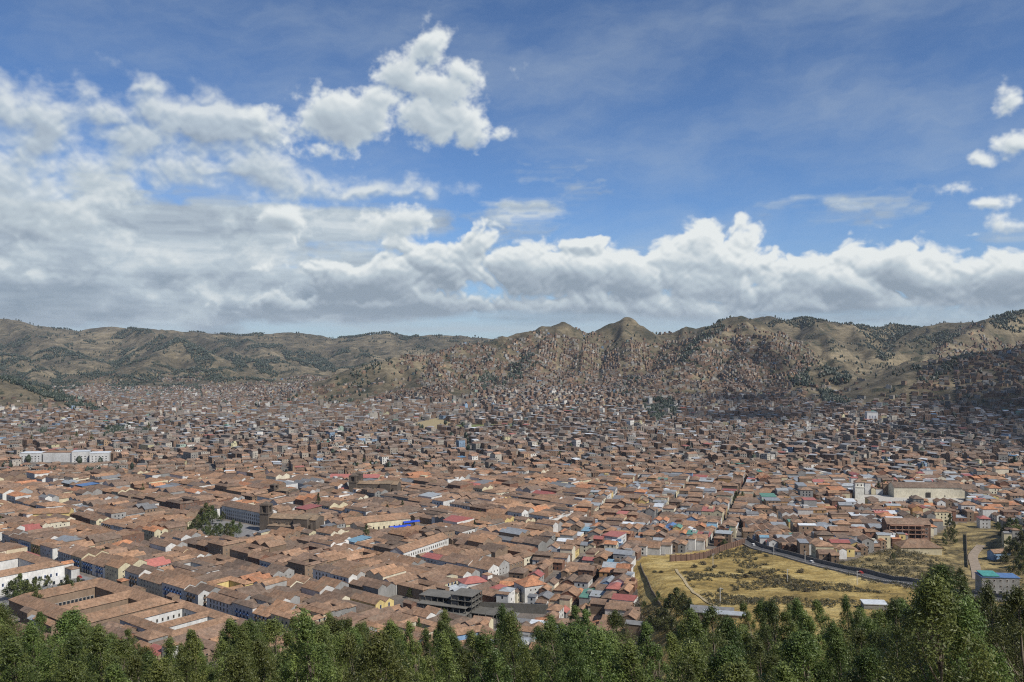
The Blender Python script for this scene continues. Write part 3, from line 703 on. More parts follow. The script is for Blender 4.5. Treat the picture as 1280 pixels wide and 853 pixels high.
church(343, 622, R(-30), 20, 12, 8, 7, 15, 'small brown stone church tower standing among tiled roofs behind the arched building', 'small church tower')
church(443, 619, R(-8), 46, 15, 13, 8.5, 24, 'dark stone church with two square bell towers amid red and blue roofs', 'two-tower church', two=True)
# long white buildings
hero_bar('long_building', 'long white two-storey building with brown gable roof and a row of small windows', -74, 716, 62, 13, R(60), 8.6, 'white', 'brown', [(0, 1, 3.0, ['small']), (0, 2, 3.0, ['small', 'tall'])][1:], 'long white gabled building'); FORB.append(rectpoly(-74 + 9.6, 716 - 5.5, 60, 8, R(60)))
x, y = W0(375, 634)
hero_bar('long_building', 'long white arched gallery under brown tiles behind the stone church', x, y, 66, 12, R(52), 9, 'white', 'brown', [(0, 2, 3.4, ['arch', 'tall'])], 'white gallery')
x, y = W0(470, 660)
hero_bar('long_building', 'cream single-storey building with flat front beside the blue awnings', x, y, 62, 16, R(28), 7.5, 'cream', 'brown', [(0, 1, 5, ['door'])], 'cream building', roof='shell')
x, y = W0(66, 651)
hero_bar('yellow_building', 'yellow two-storey building with tiled roof among the roofs at far left', x, y, 34, 14, R(10), 8.5, 'yellow', 'brown', [(0, 2, 3.4, ['tall', 'small'])], 'yellow building')
x, y = W0(445, 602)
hero_bar('market_hall', 'market hall under a long red roof left of the two-tower church', x, y, 62, 24, R(-4), 6.5, 'cream', 'pink', [(0, 1, 6, ['wide'])], 'red market hall', rise=2.4)
# white house with an orange roof
hero_bar('house', 'tall grey and white house with bright orange hipped roof beside the long street', 12, 592, 16, 15, R(28), 10.5, 'white', 'orange', [(0, 3, 3.6, ['small', 'small', 'small']), (3, 3, 4.2, ['small', 'wide', 'small'])], 'orange hipped house', roof='hip', cat='house')
hero_bar('house', 'white house with a pinkish red roof just behind the concrete ruin', -27, 608, 17, 12, R(25), 7.5, 'white', 'pink', [(0, 2, 3.2, ['small'])], 'red roofed white house', roof='hip', cat='house')
x, y = W0(768, 684)
hero_bar('house', 'white three-storey house with many windows between small tiled houses in the middle', x, y, 20, 13, R(62), 10.5, 'white', 'pink', [(0, 3, 3, ['tall', 'tall', 'small'])], 'white three-storey house', roof='flat', cat='house')
hero_ring('courtyard_house', 'brown tiled courtyard house with bright blue patio walls just above the trees', -24, 492, 34, 27, R(28), 6.2, 8, 'blue', 'brown', [(0, 1, 4, ['small'])], 'blue patio house', inner=[(0, 1, 3, ['bdoor']), (1, 1, 3, ['bdoor'])])
x, y = W0(60, 735)
# cream convent and its white bell tower on the right
x, y = W0(1156, 621)
def convent_extra(Bw, Br, cx, cy, z, a, wc, rc):
    q = rotxy(44, 2, a); Bw.gbox(cx + q[0] - 3, cy + q[1], z - 3, z + 9.5, 26, 20, 4, a, wc); Br.shell(cx + q[0] - 3, cy + q[1], z + 9.6, 26, 20, 4, a, rc, 1)
hero_bar('convent', 'long cream convent with brown tiled roof and few small windows on the right', x, y, 74, 17, R(-3), 11.5, 'cream', 'brown', [(0, 1, 18, ['tall'])], 'cream convent', cat='convent', extra=convent_extra)
e = HERO[-1]; q = rotxy(0, -8.5, R(-3)); Bd = Bag(); Bd.box(x + q[0], y + q[1] - .1, 0, 6, 5, 1, R(-3), (.05, .045, .04)); Bd.build('gate', MATS, e, loc=e.location, rz=R(-3))
def tower(px, py, w, h, label, mark, c=(.66, .64, .56)):
    x, y = W0(px, py); z = g1(x, y); e = house_root('bell_tower', x, y, R(-8), label, 'bell tower', z); B = Bag(); r = Bag()
    B.box(x, y, z - 2, z + h * .7, w, w, R(-8), c); B.box(x, y, z + h * .7, z + h * .73, w * 1.1, w * 1.1, R(-8), c, 0, True)
    B.box(x, y, z + h * .73, z + h, w * .92, w * .92, R(-8), c); r.hip(x, y, z + h + .28, w * .92, w * .92, w * .35, R(-8), (.24, .15, .1), 1, .4, .5, .5)
    finish(e, B, r)
    for sd in (0, 1):
        for k in (-1, 1):
            na = R(-8) + [-math.pi / 2, 0][sd]; nx, ny = math.cos(na), math.sin(na); put_window(e, 'tall', x + nx * w * .46 - ny * k * w * .2, y + ny * w * .46 + nx * k * w * .2, z + h * .78, na)
    reserve(x, y, w, w, 0); MARKS[mark] = (x, y); HERO.append(e)
tower(1073, 623, 9.5, 18, 'square white bell tower with brown cap left of the cream convent', 'white bell tower')
x, y = W0(1132, 675)
def terraces(Bw, Br, cx, cy, z, a, wc, rc):
    for k in range(4):
        q = rotxy(-2, -9.2 + k * .3, a); Br.slab(cx + q[0], cy + q[1], z + 3.6 * (k + 1) - .4, 34 - k * 2, 4.6, .35, .3, a, (.27, .15, .10), 1)
        for s in range(7): q = rotxy(-17 + s * 5.3, -10.8, a); Bw.box(cx + q[0], cy + q[1], z + 3.6 * k - (3 if k == 0 else 0), z + 3.6 * (k + 1) - .4, .5, .5, a, (.3, .2, .15))
hero_bar('brick_building', 'unfinished brown brick building of four open terraces on the right', x, y, 36, 15, R(-6), 15, 'brick', 'brown', [(0, 4, 3.6, ['wide']), (1, 3, 3.5, ['wide'])], 'brick terrace building', extra=terraces)
x, y = W0(1146, 690)
hero_bar('hall', 'low hall with a wide brown hipped roof at the edge of the bushy bank', x, y, 32, 17, R(-2), 5, 'cream', 'brown', [], 'bank-edge hall', roof='hip', rise=5)
for k, (px, wd, hh) in enumerate([(42, 30, 13), (76, 42, 14), (102, 22, 15), (126, 26, 13)]):
    x, y = W0(px, 577)
    hero_bar('hospital_block', ['white flat-roofed block at the far left end of the white hospital row', 'widest white hospital block with a brownish roof, second of the white row', 'narrow tallest white hospital block, third of the white row', 'white hospital block at the right end of the white row'][k], x, y, wd, 18, R([4, 0, 14, 14][k]), hh, 'white', ['pale', 'brown', 'pale', 'pale'][k], [(0, 3, 4.5, ['wide'])] if k != 1 else [], 'white hospital' if k == 1 else None, roof='flat')


x, y = W0(1089, 529)
hero_bar('office_building', 'white and blue glass office building standing above the dark hillside houses on the right', x, y, 22, 16, R(-5), 23, 'white', 'grey', [(0, 5, 3.2, ['blue'])], 'blue office building', roof='flat')
x, y = W0(1246, 741)
hero_bar('house', 'grey three-storey house with teal and blue roofs beside the dirt track at far right', x, y, 20, 9, R(-6), 9.5, 'grey', 'blue', [(0, 3, 3.4, ['wide', 'small', 'small']), (1, 2, 3.4, ['small'])], 'teal and blue roofed house', roof='flat', cat='house')
e = HERO[-1]; Bd = Bag(); q = rotxy(-5, 0, R(-6)); Bd.slab(x + q[0], y + q[1], g1(x, y) + 10.1, 9, 9, .4, .8, R(-6), (.07, .27, .24), 2); Bd.build('canopy', MATS, e, loc=e.location, rz=R(-6))
x, y = W0(1248, 697)
hero_bar('house', 'small pale blue house with a low tiled roof on the slope at far right', x, y, 15, 7, R(12), 4.6, 'blue', 'brown', [(0, 1, 3, ['small'])], 'pale blue house', cat='house')
x, y = W0(1229, 660)
hero_bar('house', 'narrow white house with a pink roof at the head of the ravine', x, y, 9, 9, R(-10), 9, 'white', 'pink', [(0, 3, 3, ['small'])], 'pink roofed ravine house', roof='hip', cat='house')
x, y = W0(890, 772)
hero_bar('shed', 'low adobe farm shed with patched grey roof at the near edge of the dry field', x, y, 19, 7, R(-14), 3.2, 'adobe', 'grey', [(0, 1, 4, ['small'])], 'farm shed', cat='shed')
hero_bar('shed', 'lean-to with rusty sheet roof in front of the farm shed', x + 3, y - 11, 18, 4.5, R(-14), 2.2, 'adobe', 'grey', [], None, roof='flat', cat='shed')
x, y = W0(1092, 761)
hero_bar('shed', 'small shed with pale tin roof half hidden by the grove below the wall road', x, y, 11, 7, R(-8), 3, 'grey', 'pale', [], 'tin shed', roof='flat', cat='shed')

FORB.append([W0(18, 587), W0(142, 587), W0(138, 576), W0(24, 576)])
# unfinished concrete frame
def concrete_frame():
    x, y = W0(562, 768); z = g1(x, y); a = R(-22)
    e = house_root('unfinished_building', x, y, a, 'grey unfinished concrete building of bare floors and columns above the grove', 'building', z)
    c = np.array((.135, .128, .112)); def_ = lambda lx, ly: tuple(np.array(rotxy(lx, ly, a)) + (x, y))
    floors = [(-9, 8, 26, 15, 3), (9, 6, 15, 16, 4), (-3, 1, 34, 14, 2), (4, -7, 22, 10, 1), (22, 5, 18, 14, 1), (31, 9, 12, 14, 1)]
    for (lx, ly, w, d, n) in floors:
        for k in range(n):
            fl = Bag(); fl.box(*def_(lx, ly), z + 3.3 * (k + 1) - .3, z + 3.3 * (k + 1) + .05 * lx / 30, w, d, a, c * random.uniform(.85, 1.2), 0, True); fl.build('floor_slab', MATS, e, loc=e.location, rz=a)
            cs = Bag()
            for i in range(int(w / 4.2) + 1):
                for j in range(int(d / 5) + 1):
                    px_, py_ = -w / 2 + .5 + i * (w - 1) / max(1, int(w / 4.2)), -d / 2 + .5 + j * (d - 1) / max(1, int(d / 5))
                    cs.box(*def_(lx + px_, ly + py_), z + 3.3 * k - (2 if k == 0 else 0), z + 3.3 * (k + 1) - .3, .45, .45, a, c * 1.1)
            cs.build('columns', MATS, e, loc=e.location, rz=a)
            if random.random() < .8:
                wl = Bag(); wl.box(*def_(lx, ly + d / 2 - .4), z + 3.3 * k, z + 3.3 * (k + 1) - .35, w * .8, .25, a, c * .9); wl.box(*def_(lx - w * .3, ly - d / 2 + .8), z + 3.3 * k, z + 3.3 * k + 2.2, w * .3, .25, a, c * 1.3); wl.build('infill_wall', MATS, e, loc=e.location, rz=a)
    for k in range(44):
        lx, ly = random.uniform(-18, 56), random.uniform(-15, -7) if k % 2 else random.uniform(-14, 12); p = Bag(); p.box(*def_(lx, ly), z - 1, z + random.uniform(2.5, 5.5), .5, .5, a, c * 1.3); p.build('column', MATS, e, loc=e.location, rz=a)
    w_ = Bag(); w_.box(*def_(36, 18), z - 2, z + 6, 44, .6, a + R(14), c * .9); w_.build('rear_wall', MATS, e, loc=e.location, rz=a)
    FORB.append([def_(-23, -15), def_(58, -15), def_(58, 24), def_(-23, 17)]); MARKS['concrete ruin'] = (x, y); HERO.append(e)
concrete_frame()

# blue awnings
def awning(px, py, w, d, a, c, label, h=4.0, cat='awning'):
    x, y = W0(px, py); z = g1(x, y); e = house_root('awning', x, y, a, label, cat, z); B = Bag(); P_ = Bag()
    B.shell(x, y, z + h, w, d, 1.1, a, c, 2, .1, .1, .08); B.build('canopy', MATS, e, loc=e.location, rz=a)
    for sx in (-1, 1):
        for sy in (-1, 1):
            P1 = Bag(); q = rotxy(sx * w * .48, sy * d * .47, a); P1.box(x + q[0], y + q[1], z, z + h, .15, .15, a, (.4, .4, .4)); P1.build('pole', MATS, e, loc=e.location, rz=a)
    reserve(x, y, w, d, a, 2)
awning(500, 664, 20, 5, R(30), (.02, .07, .5), 'left one of two blue market awnings beside the cream building')
awning(514, 658, 16, 5, R(30), (.02, .07, .5), 'right one of two blue market awnings beside the cream building')
reserve(*W0(502, 664), 60, 30, R(30), 0)

# walls
def wall_run(name, pts, h, th, c, label, cat='wall', pillars=0, cap=None, stepz=True):
    x0, y0 = pts[0]; e = empty(name, (x0, y0, g1(x0, y0))); tag(e, label, cat); B = Bag(); C_ = Bag(); Pl = []
    seg = []
    for a, b in zip(pts[:-1], pts[1:]):
        L = math.hypot(b[0] - a[0], b[1] - a[1]); n = max(1, int(L / 2.2))
        for k in range(n):
            t0, t1 = k / n, (k + 1) / n; seg.append(((a[0] + (b[0] - a[0]) * t0, a[1] + (b[1] - a[1]) * t0), (a[0] + (b[0] - a[0]) * t1, a[1] + (b[1] - a[1]) * t1)))
    for i, (a, b) in enumerate(seg):
        mx, my = (a[0] + b[0]) / 2, (a[1] + b[1]) / 2; L = math.hypot(b[0] - a[0], b[1] - a[1]); an = math.atan2(b[1] - a[1], b[0] - a[0]); z = g1(mx, my)
        B.box(mx, my, z - 3, z + h, L + .02 * (i % 2), th - .006 * (i % 2), an, np.array(c) * random.uniform(.88, 1.12))
        if cap is not None: C_.box(mx, my, z + h, z + h + .3, L + .05, th + .4 - .01 * (i % 2), an, cap, 1, True)
        if pillars and i % pillars == 0:
            q = Bag(); q.box(a[0], a[1], z - 3, z + h + .7, th + .5, th + .5, an, np.array(c) * .85); q.build('pillar', MATS, e, loc=e.location)
    B.build('wall', MATS, e, loc=e.location)
    if C_.n: C_.build('coping', MATS, e, loc=e.location)
    return e
wall_run('field_wall', [W0(838, 702), W0(858, 701), W0(882, 698), W0(905, 688), W0(931, 680)], 4.2, .5, (.15, .095, .07), 'brown brick wall stepping up along the far edge of the dry field', pillars=2, cap=(.22, .12, .08))
wall_run('field_wall', [W0(800, 707), W0(806, 722), W0(815, 742), W0(826, 758)], 1.8, .5, (.13, .11, .08), 'low dark wall along the left side of the dry field')
road, rp, rn, rz_ = ribbon('road', ROADLINE, 8.5, M_asphalt, .5)
off = lambda k: [tuple(rp[i] + rn[i] * k) for i in range(0, len(rp), 3)]
wall_run('road_wall', off(-5.2), 1.1, .4, (.36, .34, .31), 'pale low kerb wall on the field side of the curving road')
wall_run('road_wall', off(5.2), 3.0, .5, (.17, .155, .14), 'tall grey stone wall on the town side of the curving road')
ribbon('track', TRACK, 7, M_dirtroad, .4)
ribbon('path', [W0(845, 712), W0(852, 722), W0(862, 736), W0(880, 750), W0(900, 762)], 1.8, plain('path_soil', (.36, .29, .17)), .3)
wall_run('ravine_wall', [W0(1207, 668), W0(1208, 690), W0(1209, 710)], 2.2, .5, (.10, .085, .065), 'dark straight wall running down the dry ravine left of the dirt track')
patch('plaza', [TS(-640, 238), TS(-600, 238), TS(-600, 318), TS(-700, 318), TS(-700, 305), TS(-640, 305)], M_paving)
PLB = [W0(222, 668), W0(290, 684), W0(350, 670), W0(330, 660), W0(262, 648)]
patch('plaza', PLB, M_paving, .2)
FORB.append([TS(-646, 225), TS(-597, 225), TS(-597, 316), TS(-646, 316)]); FORB.append(PLB)
patch('forecourt', [W0(1040, 632), W0(1205, 635), W0(1204, 619), W0(1078, 619)], plain('pale_paving', (.40, .38, .34)), .2); FORB.append([W0(1045, 634), W0(1208, 636), W0(1206, 619), W0(1080, 619)])
FIELD = [W0(560, 540), W0(648, 536), W0(640, 530), W0(566, 532)]; patch('sports_field', FIELD, plain('field_grass', (.15, .17, .06)), .3); FORB.append(FIELD)
DIRT = [W0(520, 540), W0(560, 540), W0(568, 528), W0(545, 523), W0(515, 530)]; patch('dirt_lot', DIRT, plain('lot_dirt', (.30, .24, .13)), .3); FORB.append(DIRT)
FORB += [MEADOW, RAVINE, [(p[0], p[1]) for p in rectpoly(0, 200, 2000, 500, 0)]]
CUT += [(ROADLINE, 9), (TRACK, 7), ([W0(572, 546), W0(600, 572), W0(612, 592)], 6), ([W0(580, 540), W0(605, 590)], 5), ([W0(1000, 446), W0(985, 463), W0(955, 470)], 9), ([W0(850, 560), W0(900, 572), W0(960, 580), W0(1060, 586)], 9), ([W0(930, 500), W0(905, 520), W0(860, 528)], 9), ([W0(610, 800), W0(660, 752), W0(700, 720), W0(735, 694)], 3.5)]
ribbon('street', CUT[-1][0], 5, M_paving, .25)
_bb = lambda p: (min(q[0] for q in p), max(q[0] for q in p), min(q[1] for q in p), max(q[1] for q in p))
FBB = [(p, _bb(p)) for p in FORB]; CBB = [(ln, hw, _bb(ln)) for ln, hw in CUT]
def blocked(x, y, m=0):
    x = np.asarray(x, float); y = np.asarray(y, float); b = np.zeros(x.shape, bool); x0, x1, y0, y1 = x.min(), x.max(), y.min(), y.max()
    for p, q in FBB:
        if q[0] <= x1 and q[1] >= x0 and q[2] <= y1 and q[3] >= y0: b |= inpoly(x, y, p)
    for ln, hw, q in CBB:
        if q[0] - hw <= x1 and q[1] + hw >= x0 and q[2] - hw <= y1 and q[3] + hw >= y0: b |= linedist(x, y, ln) < hw
    return b

# ---- generic houses of the old town
HOUSES = []          # dicts
def zone(x, y):
    return 'L' if x < -25 + (y - 500) * .22 and x < 150 else 'M'
def bsp(t0, t1, s0, s1, mx, mn, edge, out, frame):
    w, d = t1 - t0, s1 - s0
    gx, gy = np.meshgrid(np.linspace(t0 + .5, t1 - .5, 5), np.linspace(s0 + .5, s1 - .5, 5)); X = gx * frame[0] - gy * frame[1]; Y = gx * frame[1] + gy * frame[0]
    bl = blocked(X.ravel(), Y.ravel()); 
    if bl.all(): return
    if max(w, d) > mx or (bl.any() and max(w, d) > 9):
        f = random.uniform(.38, .62)
        if w > d * random.uniform(.85, 1.15): m = t0 + w * f; bsp(t0, m, s0, s1, mx, mn, (edge[0], 0, edge[2], edge[3]), out, frame); bsp(m, t1, s0, s1, mx, mn, (edge[0], edge[1], edge[2], 0), out, frame)
        else: m = s0 + d * f; bsp(t0, t1, s0, m, mx, mn, (edge[0], edge[1], 0, edge[3]), out, frame); bsp(t0, t1, m, s1, mx, mn, (0, edge[1], edge[2], edge[3]), out, frame)
        return
    if bl.mean() > .1 or min(w, d) < 4: return
    out.append((t0, t1, s0, s1, edge))
def lay_zone(zn, ang, tr, sr, bw, bd, street, mx, ymax, xr=None):
    c, s = math.cos(ang), math.sin(ang); fr = (c, s)
    t = tr[0]
    while t < tr[1]:
        q = sr[0]
        while q < sr[1]:
            t0, t1, s0, s1 = t, t + bw - street, q, q + bd - street
            cx, cy = (t0 + t1) / 2 * c - (s0 + s1) / 2 * s, (t0 + t1) / 2 * s + (s0 + s1) / 2 * c
            if cy > 380 and cy < ymax + 80 and abs(cx) < .64 * cy + 60:
                out = []; bsp(t0, t1, s0, s1, mx * random.uniform(.85, 1.2), 6, (1, 1, 1, 1), out, fr)
                for (a0, a1, b0, b1, ed) in out:
                    x, y = (a0 + a1) / 2 * c - (b0 + b1) / 2 * s, (a0 + a1) / 2 * s + (b0 + b1) / 2 * c
                    if zone(x, y) != zn or y > ymax or y < 425 or abs(x) > .62 * y + 10: continue
                    if xr and not xr(x, y): continue
                    if random.random() < .03: continue
                    HOUSES.append(dict(x=x, y=y, w=a1 - a0 - random.uniform(.02, .3), d=b1 - b0 - random.uniform(.02, .3), a=ang + R(random.uniform(-.8, .8)), edge=ed, zone=zn))
            q += bd
        t += bw
lay_zone('L', AL, (-1203 - 300 + 3.5, 0), (323 - 85 * 4, 1400), 100, 85, 9, 28, 1120)
lay_zone('M', R(-19), (-700, 900), (200, 1400), 62, 55, 5, 15.5, 1120, lambda x, y: x < 150 + (y - 600) * .3)
lay_zone('M', R(-4), (-200, 1100), (300, 1400), 66, 48, 6, 16.5, 1120, lambda x, y: x >= 150 + (y - 600) * .3)
def design(h):
    """decide the look of a generic house"""
    w, d, y = h['w'], h['d'], h['y']; mn = min(w, d); px, py = PX(h['x'], y, 0)
    h['px'], h['py'] = px, py; h['z'] = g1(h['x'], y)
    L = h['zone'] == 'L'; far = float(sstep(y, 780, 1080))
    if L: rk = choose([('brown', 90), ('orange', 2 + 5 * far), ('pink', 2), ('grey', 2 + 14 * far), ('blue', .5)])
    else: rk = choose([('brown', 76), ('orange', 6), ('pink', 4), ('grey', 9 + 8 * far), ('pale', 2), ('blue', .6), ('green', .7)])
    if px > 1000 and not L: rk = choose([('brown', 60), ('orange', 5), ('pink', 4), ('grey', 20), ('pale', 5), ('blue', 1)])
    wk = choose([('white', 36), ('cream', 15), ('adobe', 27), ('brick', 8), ('grey', 9), ('yellow', 1.2)]) if L else choose([('white', 22), ('cream', 16), ('adobe', 20), ('brick', 18), ('grey', 14), ('yellow', 2), ('blue', 1.5), ('ochre', 3)])
    if L and 320 < h['x'] * .617 + h['y'] * .787 < 345: wk = choose([('white', 6), ('cream', 3), ('yellow', .6)]); rk = 'brown'
    h['rk'], h['wk'] = rk, wk
    ringy = mn > 19
    st = (3 if random.random() < .16 else 2) if L else (2 if random.random() < .7 else random.choice([1, 3]))
    if L and 320 < h['x'] * .617 + h['y'] * .787 < 345: st = 3; h['front'] = 1
    if random.random() < .06 + .1 * far: st = 3
    if px > 1000 and random.random() < .25: st += 1
    h['st'] = st; h['h'] = 3.1 * st + random.uniform(-.4, 1.4); h['type'] = 'ring' if ringy and not (y > 850 and random.random() < .25 * far) else ('flat' if rk in ('grey', 'pale', 'blue', 'green', 'pink') and random.random() < .7 or random.random() < .04 + .28 * far + .12 * (px > 1000) else 'gable')
    if ringy and rk not in ('brown', 'orange'): h['rk'] = 'brown'
    h['size'] = (w * d) ** .5 / y
def gen_parts(h, Bw, Br):
    x, y, w, d, a, z, H = h['x'], h['y'], h['w'], h['d'], h['a'], h['z'], h['h']; wc = col(h['wk']); rc = col(h['rk'], ROOFS)
    def at(lx, ly): q = rotxy(lx, ly, a); return x + q[0], y + q[1]
    if h['type'] == 'ring':
        wd = random.uniform(5.2, 7.2); wd = min(wd, min(w, d) * .33); rs = wd * .27; jj = 1.1
        for sy in (-1, 1):
            hh = H + random.uniform(-jj, jj); X, Y = at(0, sy * (d - wd) / 2); rcc = rc * random.uniform(.8, 1.18)
            if random.random() < .86: Bw.box(X, Y, z - 2, z + hh, w, wd, a, wc); Br.hip(X, Y, z + hh + .3, w, wd, rs, a, rcc, 1, .5)
            else: Bw.gbox(X, Y, z - 2, z + hh, w, wd, rs, a, wc); Br.shell(X, Y, z + hh, w, wd, rs, a, rcc, 1, .6, .1)
        ls = d - 2 * wd
        for sx in (-1, 1):
            hh = H + random.uniform(-jj, jj) - random.choice([0, 0, .6]); X, Y = at(sx * (w - wd) / 2, 0); rcc = rc * random.uniform(.8, 1.18)
            Bw.box(X, Y, z - 2, z + hh, wd - .06, ls + .1, a, wc); Br.prism(X, Y, z + hh + .06, ls + wd * .9, wd - .1, rs, a + math.pi / 2, rcc, 1, .5)
        iw = w - 2 * wd
        if iw > 13 and random.random() < .5: X, Y = at(random.uniform(-.1, .1) * iw, 0); Bw.box(X, Y, z - 2, z + H - 1.2, wd * .8, ls + .1, a, wc * .9); Br.prism(X, Y, z + H - 1.1, ls + wd * .6, wd * .8, rs * .8, a + math.pi / 2, rc * .95, 1, .4)
        if ls > 13 and random.random() < .45: h['mid'] = 1; X, Y = at(0, random.uniform(-.1, .1) * ls); Bw.box(X, Y, z - 2, z + H - 1.6, iw, wd * .7, a, wc * .9); Br.prism(X, Y, z + H - 1.5, iw + wd * .6, wd * .7, rs * .7, a, rc, 1, .4)
    elif h['type'] == 'flat':
        Bw.box(x, y, z - 2, z + H, w, d, a, wc)
        mat = 1 if h['rk'] in ('brown', 'orange') else 2
        al = random.choice([0, 1]); 
        if random.random() < .5: Br.slab(x, y, z + H + .02, w + .5, d + .5, .2, random.uniform(.2, 1.6), a, rc, mat)
        else: Br.prism(x, y, z + H + .26, w, d, min(w, d) * .14, a, rc, mat, .3)
        if random.random() < .3: X, Y = at(w * .2, d * .15); Bw.box(X, Y, z + H, z + H + 2.6, w * .35, d * .35, a, wc * .9)
    else:
        ed = h['edge']; long_x = w >= d
        if h['zone'] == 'L' and min(w, d) > 7 and (ed[0] or ed[2]): long_x = True
        elif h['zone'] == 'L' and min(w, d) > 7 and (ed[1] or ed[3]): long_x = False
        ww, dd = (w, d) if long_x else (d, w); aa = a if long_x else a + math.pi / 2
        if dd > 11.5 and (dd > 13.5 or random.random() < .7):      # two parallel ranges
            for s in (-1, 1):
                X, Y = (at(0, s * d / 4) if long_x else at(s * w / 4, 0)); hh = H + random.uniform(-.8, .8); rs = dd / 2 * random.uniform(.24, .3)
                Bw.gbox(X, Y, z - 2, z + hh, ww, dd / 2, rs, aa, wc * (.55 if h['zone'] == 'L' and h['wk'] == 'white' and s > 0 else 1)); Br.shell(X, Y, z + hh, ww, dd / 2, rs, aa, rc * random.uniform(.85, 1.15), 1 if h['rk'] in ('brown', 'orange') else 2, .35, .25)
        else:
            rs = dd * random.uniform(.2, .28)
            if dd > 10.5 or random.random() < .3: Bw.box(x, y, z - 2, z + H, ww, dd, aa, wc); Br.hip(x, y, z + H + .28, ww, dd, rs, aa, rc, 1 if h['rk'] in ('brown', 'orange') else 2, .4)
            else: Bw.gbox(x, y, z - 2, z + H, ww, dd, rs, aa, wc); Br.shell(x, y, z + H, ww, dd, rs, aa, rc, 1 if h['rk'] in ('brown', 'orange') else 2, .45, .3)
for h in HOUSES: design(h)
def wins_for(h, parent, bag):
    st = h['st']; a = h['a']; x, y, z = h['x'], h['y'], h['z']
    style = random.choice([['door', 'balcony'], ['small', 'tall'], ['door', 'blue'], ['door', 'gbalcony'], ['small', 'small']]) if h['wk'] in ('white', 'cream', 'yellow') else ['small', 'small']
    for side in range(4):
        na = a + [-math.pi / 2, 0, math.pi / 2, math.pi][side]
        fac = (math.cos(na) * x + math.sin(na) * y) / math.hypot(x, y)      # <0: looks towards the camera
        if fac > -.12: continue
        if not h['edge'][side] and h['zone'] == 'L': continue
        if not h['edge'][side] and random.random() < .5: continue
        L = h['w'] if side in (0, 2) else h['d']
        rows = [st] if not parent else [min(st, 3)]
        step = 3.6 if L > 14 else 3.2
        if parent is not None: face_windows(parent, None, x, y, z, h['w'], h['d'], a, side, rows[0], step, style, fill=.92 if L > 14 else .8, hz=3.0, sill=.9)
        else: face_windows(None, bag, x, y, z, h['w'], h['d'], a, side, rows[0], step, ['small'], fill=.85, hz=3.0, sill=.9)
# the 300 that show largest are things of their own
vis = [h for h in HOUSES if -25 < h['px'] < 1305 and h['py'] < 818]
vis.sort(key=lambda h: -h['size'])
IND = vis[:262]; ids = set(id(h) for h in IND); REST = [h for h in HOUSES if id(h) not in ids]
ROOFW = {'brown': 'brown-tiled', 'orange': 'orange-tiled', 'pink': 'pinkish-red-roofed', 'grey': 'grey-roofed', 'pale': 'pale-roofed', 'blue': 'blue-roofed', 'green': 'green-roofed'}
ORD = ['nearest', 'second nearest', 'third nearest', 'fourth nearest', 'fifth nearest', 'sixth nearest', 'seventh nearest', 'eighth nearest', 'ninth nearest', 'tenth nearest', 'eleventh nearest', 'twelfth nearest', 'thirteenth nearest', 'fourteenth nearest', 'fifteenth nearest', 'sixteenth nearest', 'seventeenth nearest', 'eighteenth nearest', 'nineteenth nearest', 'twentieth nearest', '21st nearest', '22nd nearest', '23rd nearest', '24th nearest', '25th nearest', '26th nearest', '27th nearest', '28th nearest', '29th nearest', '30th nearest']
def rank_labels(items, marks, desc):
    """items: list of (obj, x, y, kindwords); label each by its look, the closest landmark and its rank on that side of it"""
    groups = {}
    for o, x, y, kw in items:
        nm, (mx, my) = min(marks.items(), key=lambda kv: math.hypot(kv[1][0] - x, kv[1][1] - y))
        p1 = (x / y, -1 / y); dx = (x - mx) ; dy = (y - my)
        ax = x / y * F - mx / my * F; ay = (CAMZ / y - CAMZ / my) * F
        side = ('right of' if ax > 0 else 'left of') if abs(ax) > abs(ay) * 1.6 else ('behind' if dy > 0 else 'in front of')
        groups.setdefault((kw, nm, side), []).append((math.hypot(dx, dy), o))
    for (kw, nm, side), L in groups.items():
        L.sort(key=lambda q: q[0])
        for i, (_, o) in enumerate(L):
            r = ORD[i] if i < len(ORD) else 'number %d' % (i + 1)
            o['label'] = (f'{kw} {side} the {nm}' if len(L) == 1 else f'{kw}, {r} {side} the {nm}')
items = []
for h in IND:
    hn = 'courtyard_house' if h['type'] == 'ring' else 'house'
    e = empty(hn, (h['x'], h['y'], h['z']), h['a']); tag(e, None, 'house', None, None)
    Bw, Br = Bag(), Bag(); gen_parts(h, Bw, Br); finish(e, Bw, Br)
    wins_for(h, e, None); h['obj'] = e
    e['group'] = 'old tiled courtyard houses' if h['type'] == 'ring' else 'small houses of the old town'
    look = 'courtyard house' if h['type'] == 'ring' else {1: 'one-storey house', 2: 'two-storey house'}.get(h['st'], 'tall house')
    wl = {'brick': 'brick', 'adobe': 'adobe', 'ochre': 'ochre'}.get(h['wk'], h['wk'])
    items.append((e, h['x'], h['y'], f"{ROOFW[h['rk']]} {wl} {look}"))
rank_labels(items, MARKS, None)
B = Bag()
for h in REST:
    gen_parts(h, B, B)
    if h['y'] < 1000: wins_for(h, None, B)
print('houses', len(HOUSES), 'individual', len(IND), 'windows', NWIN[0])

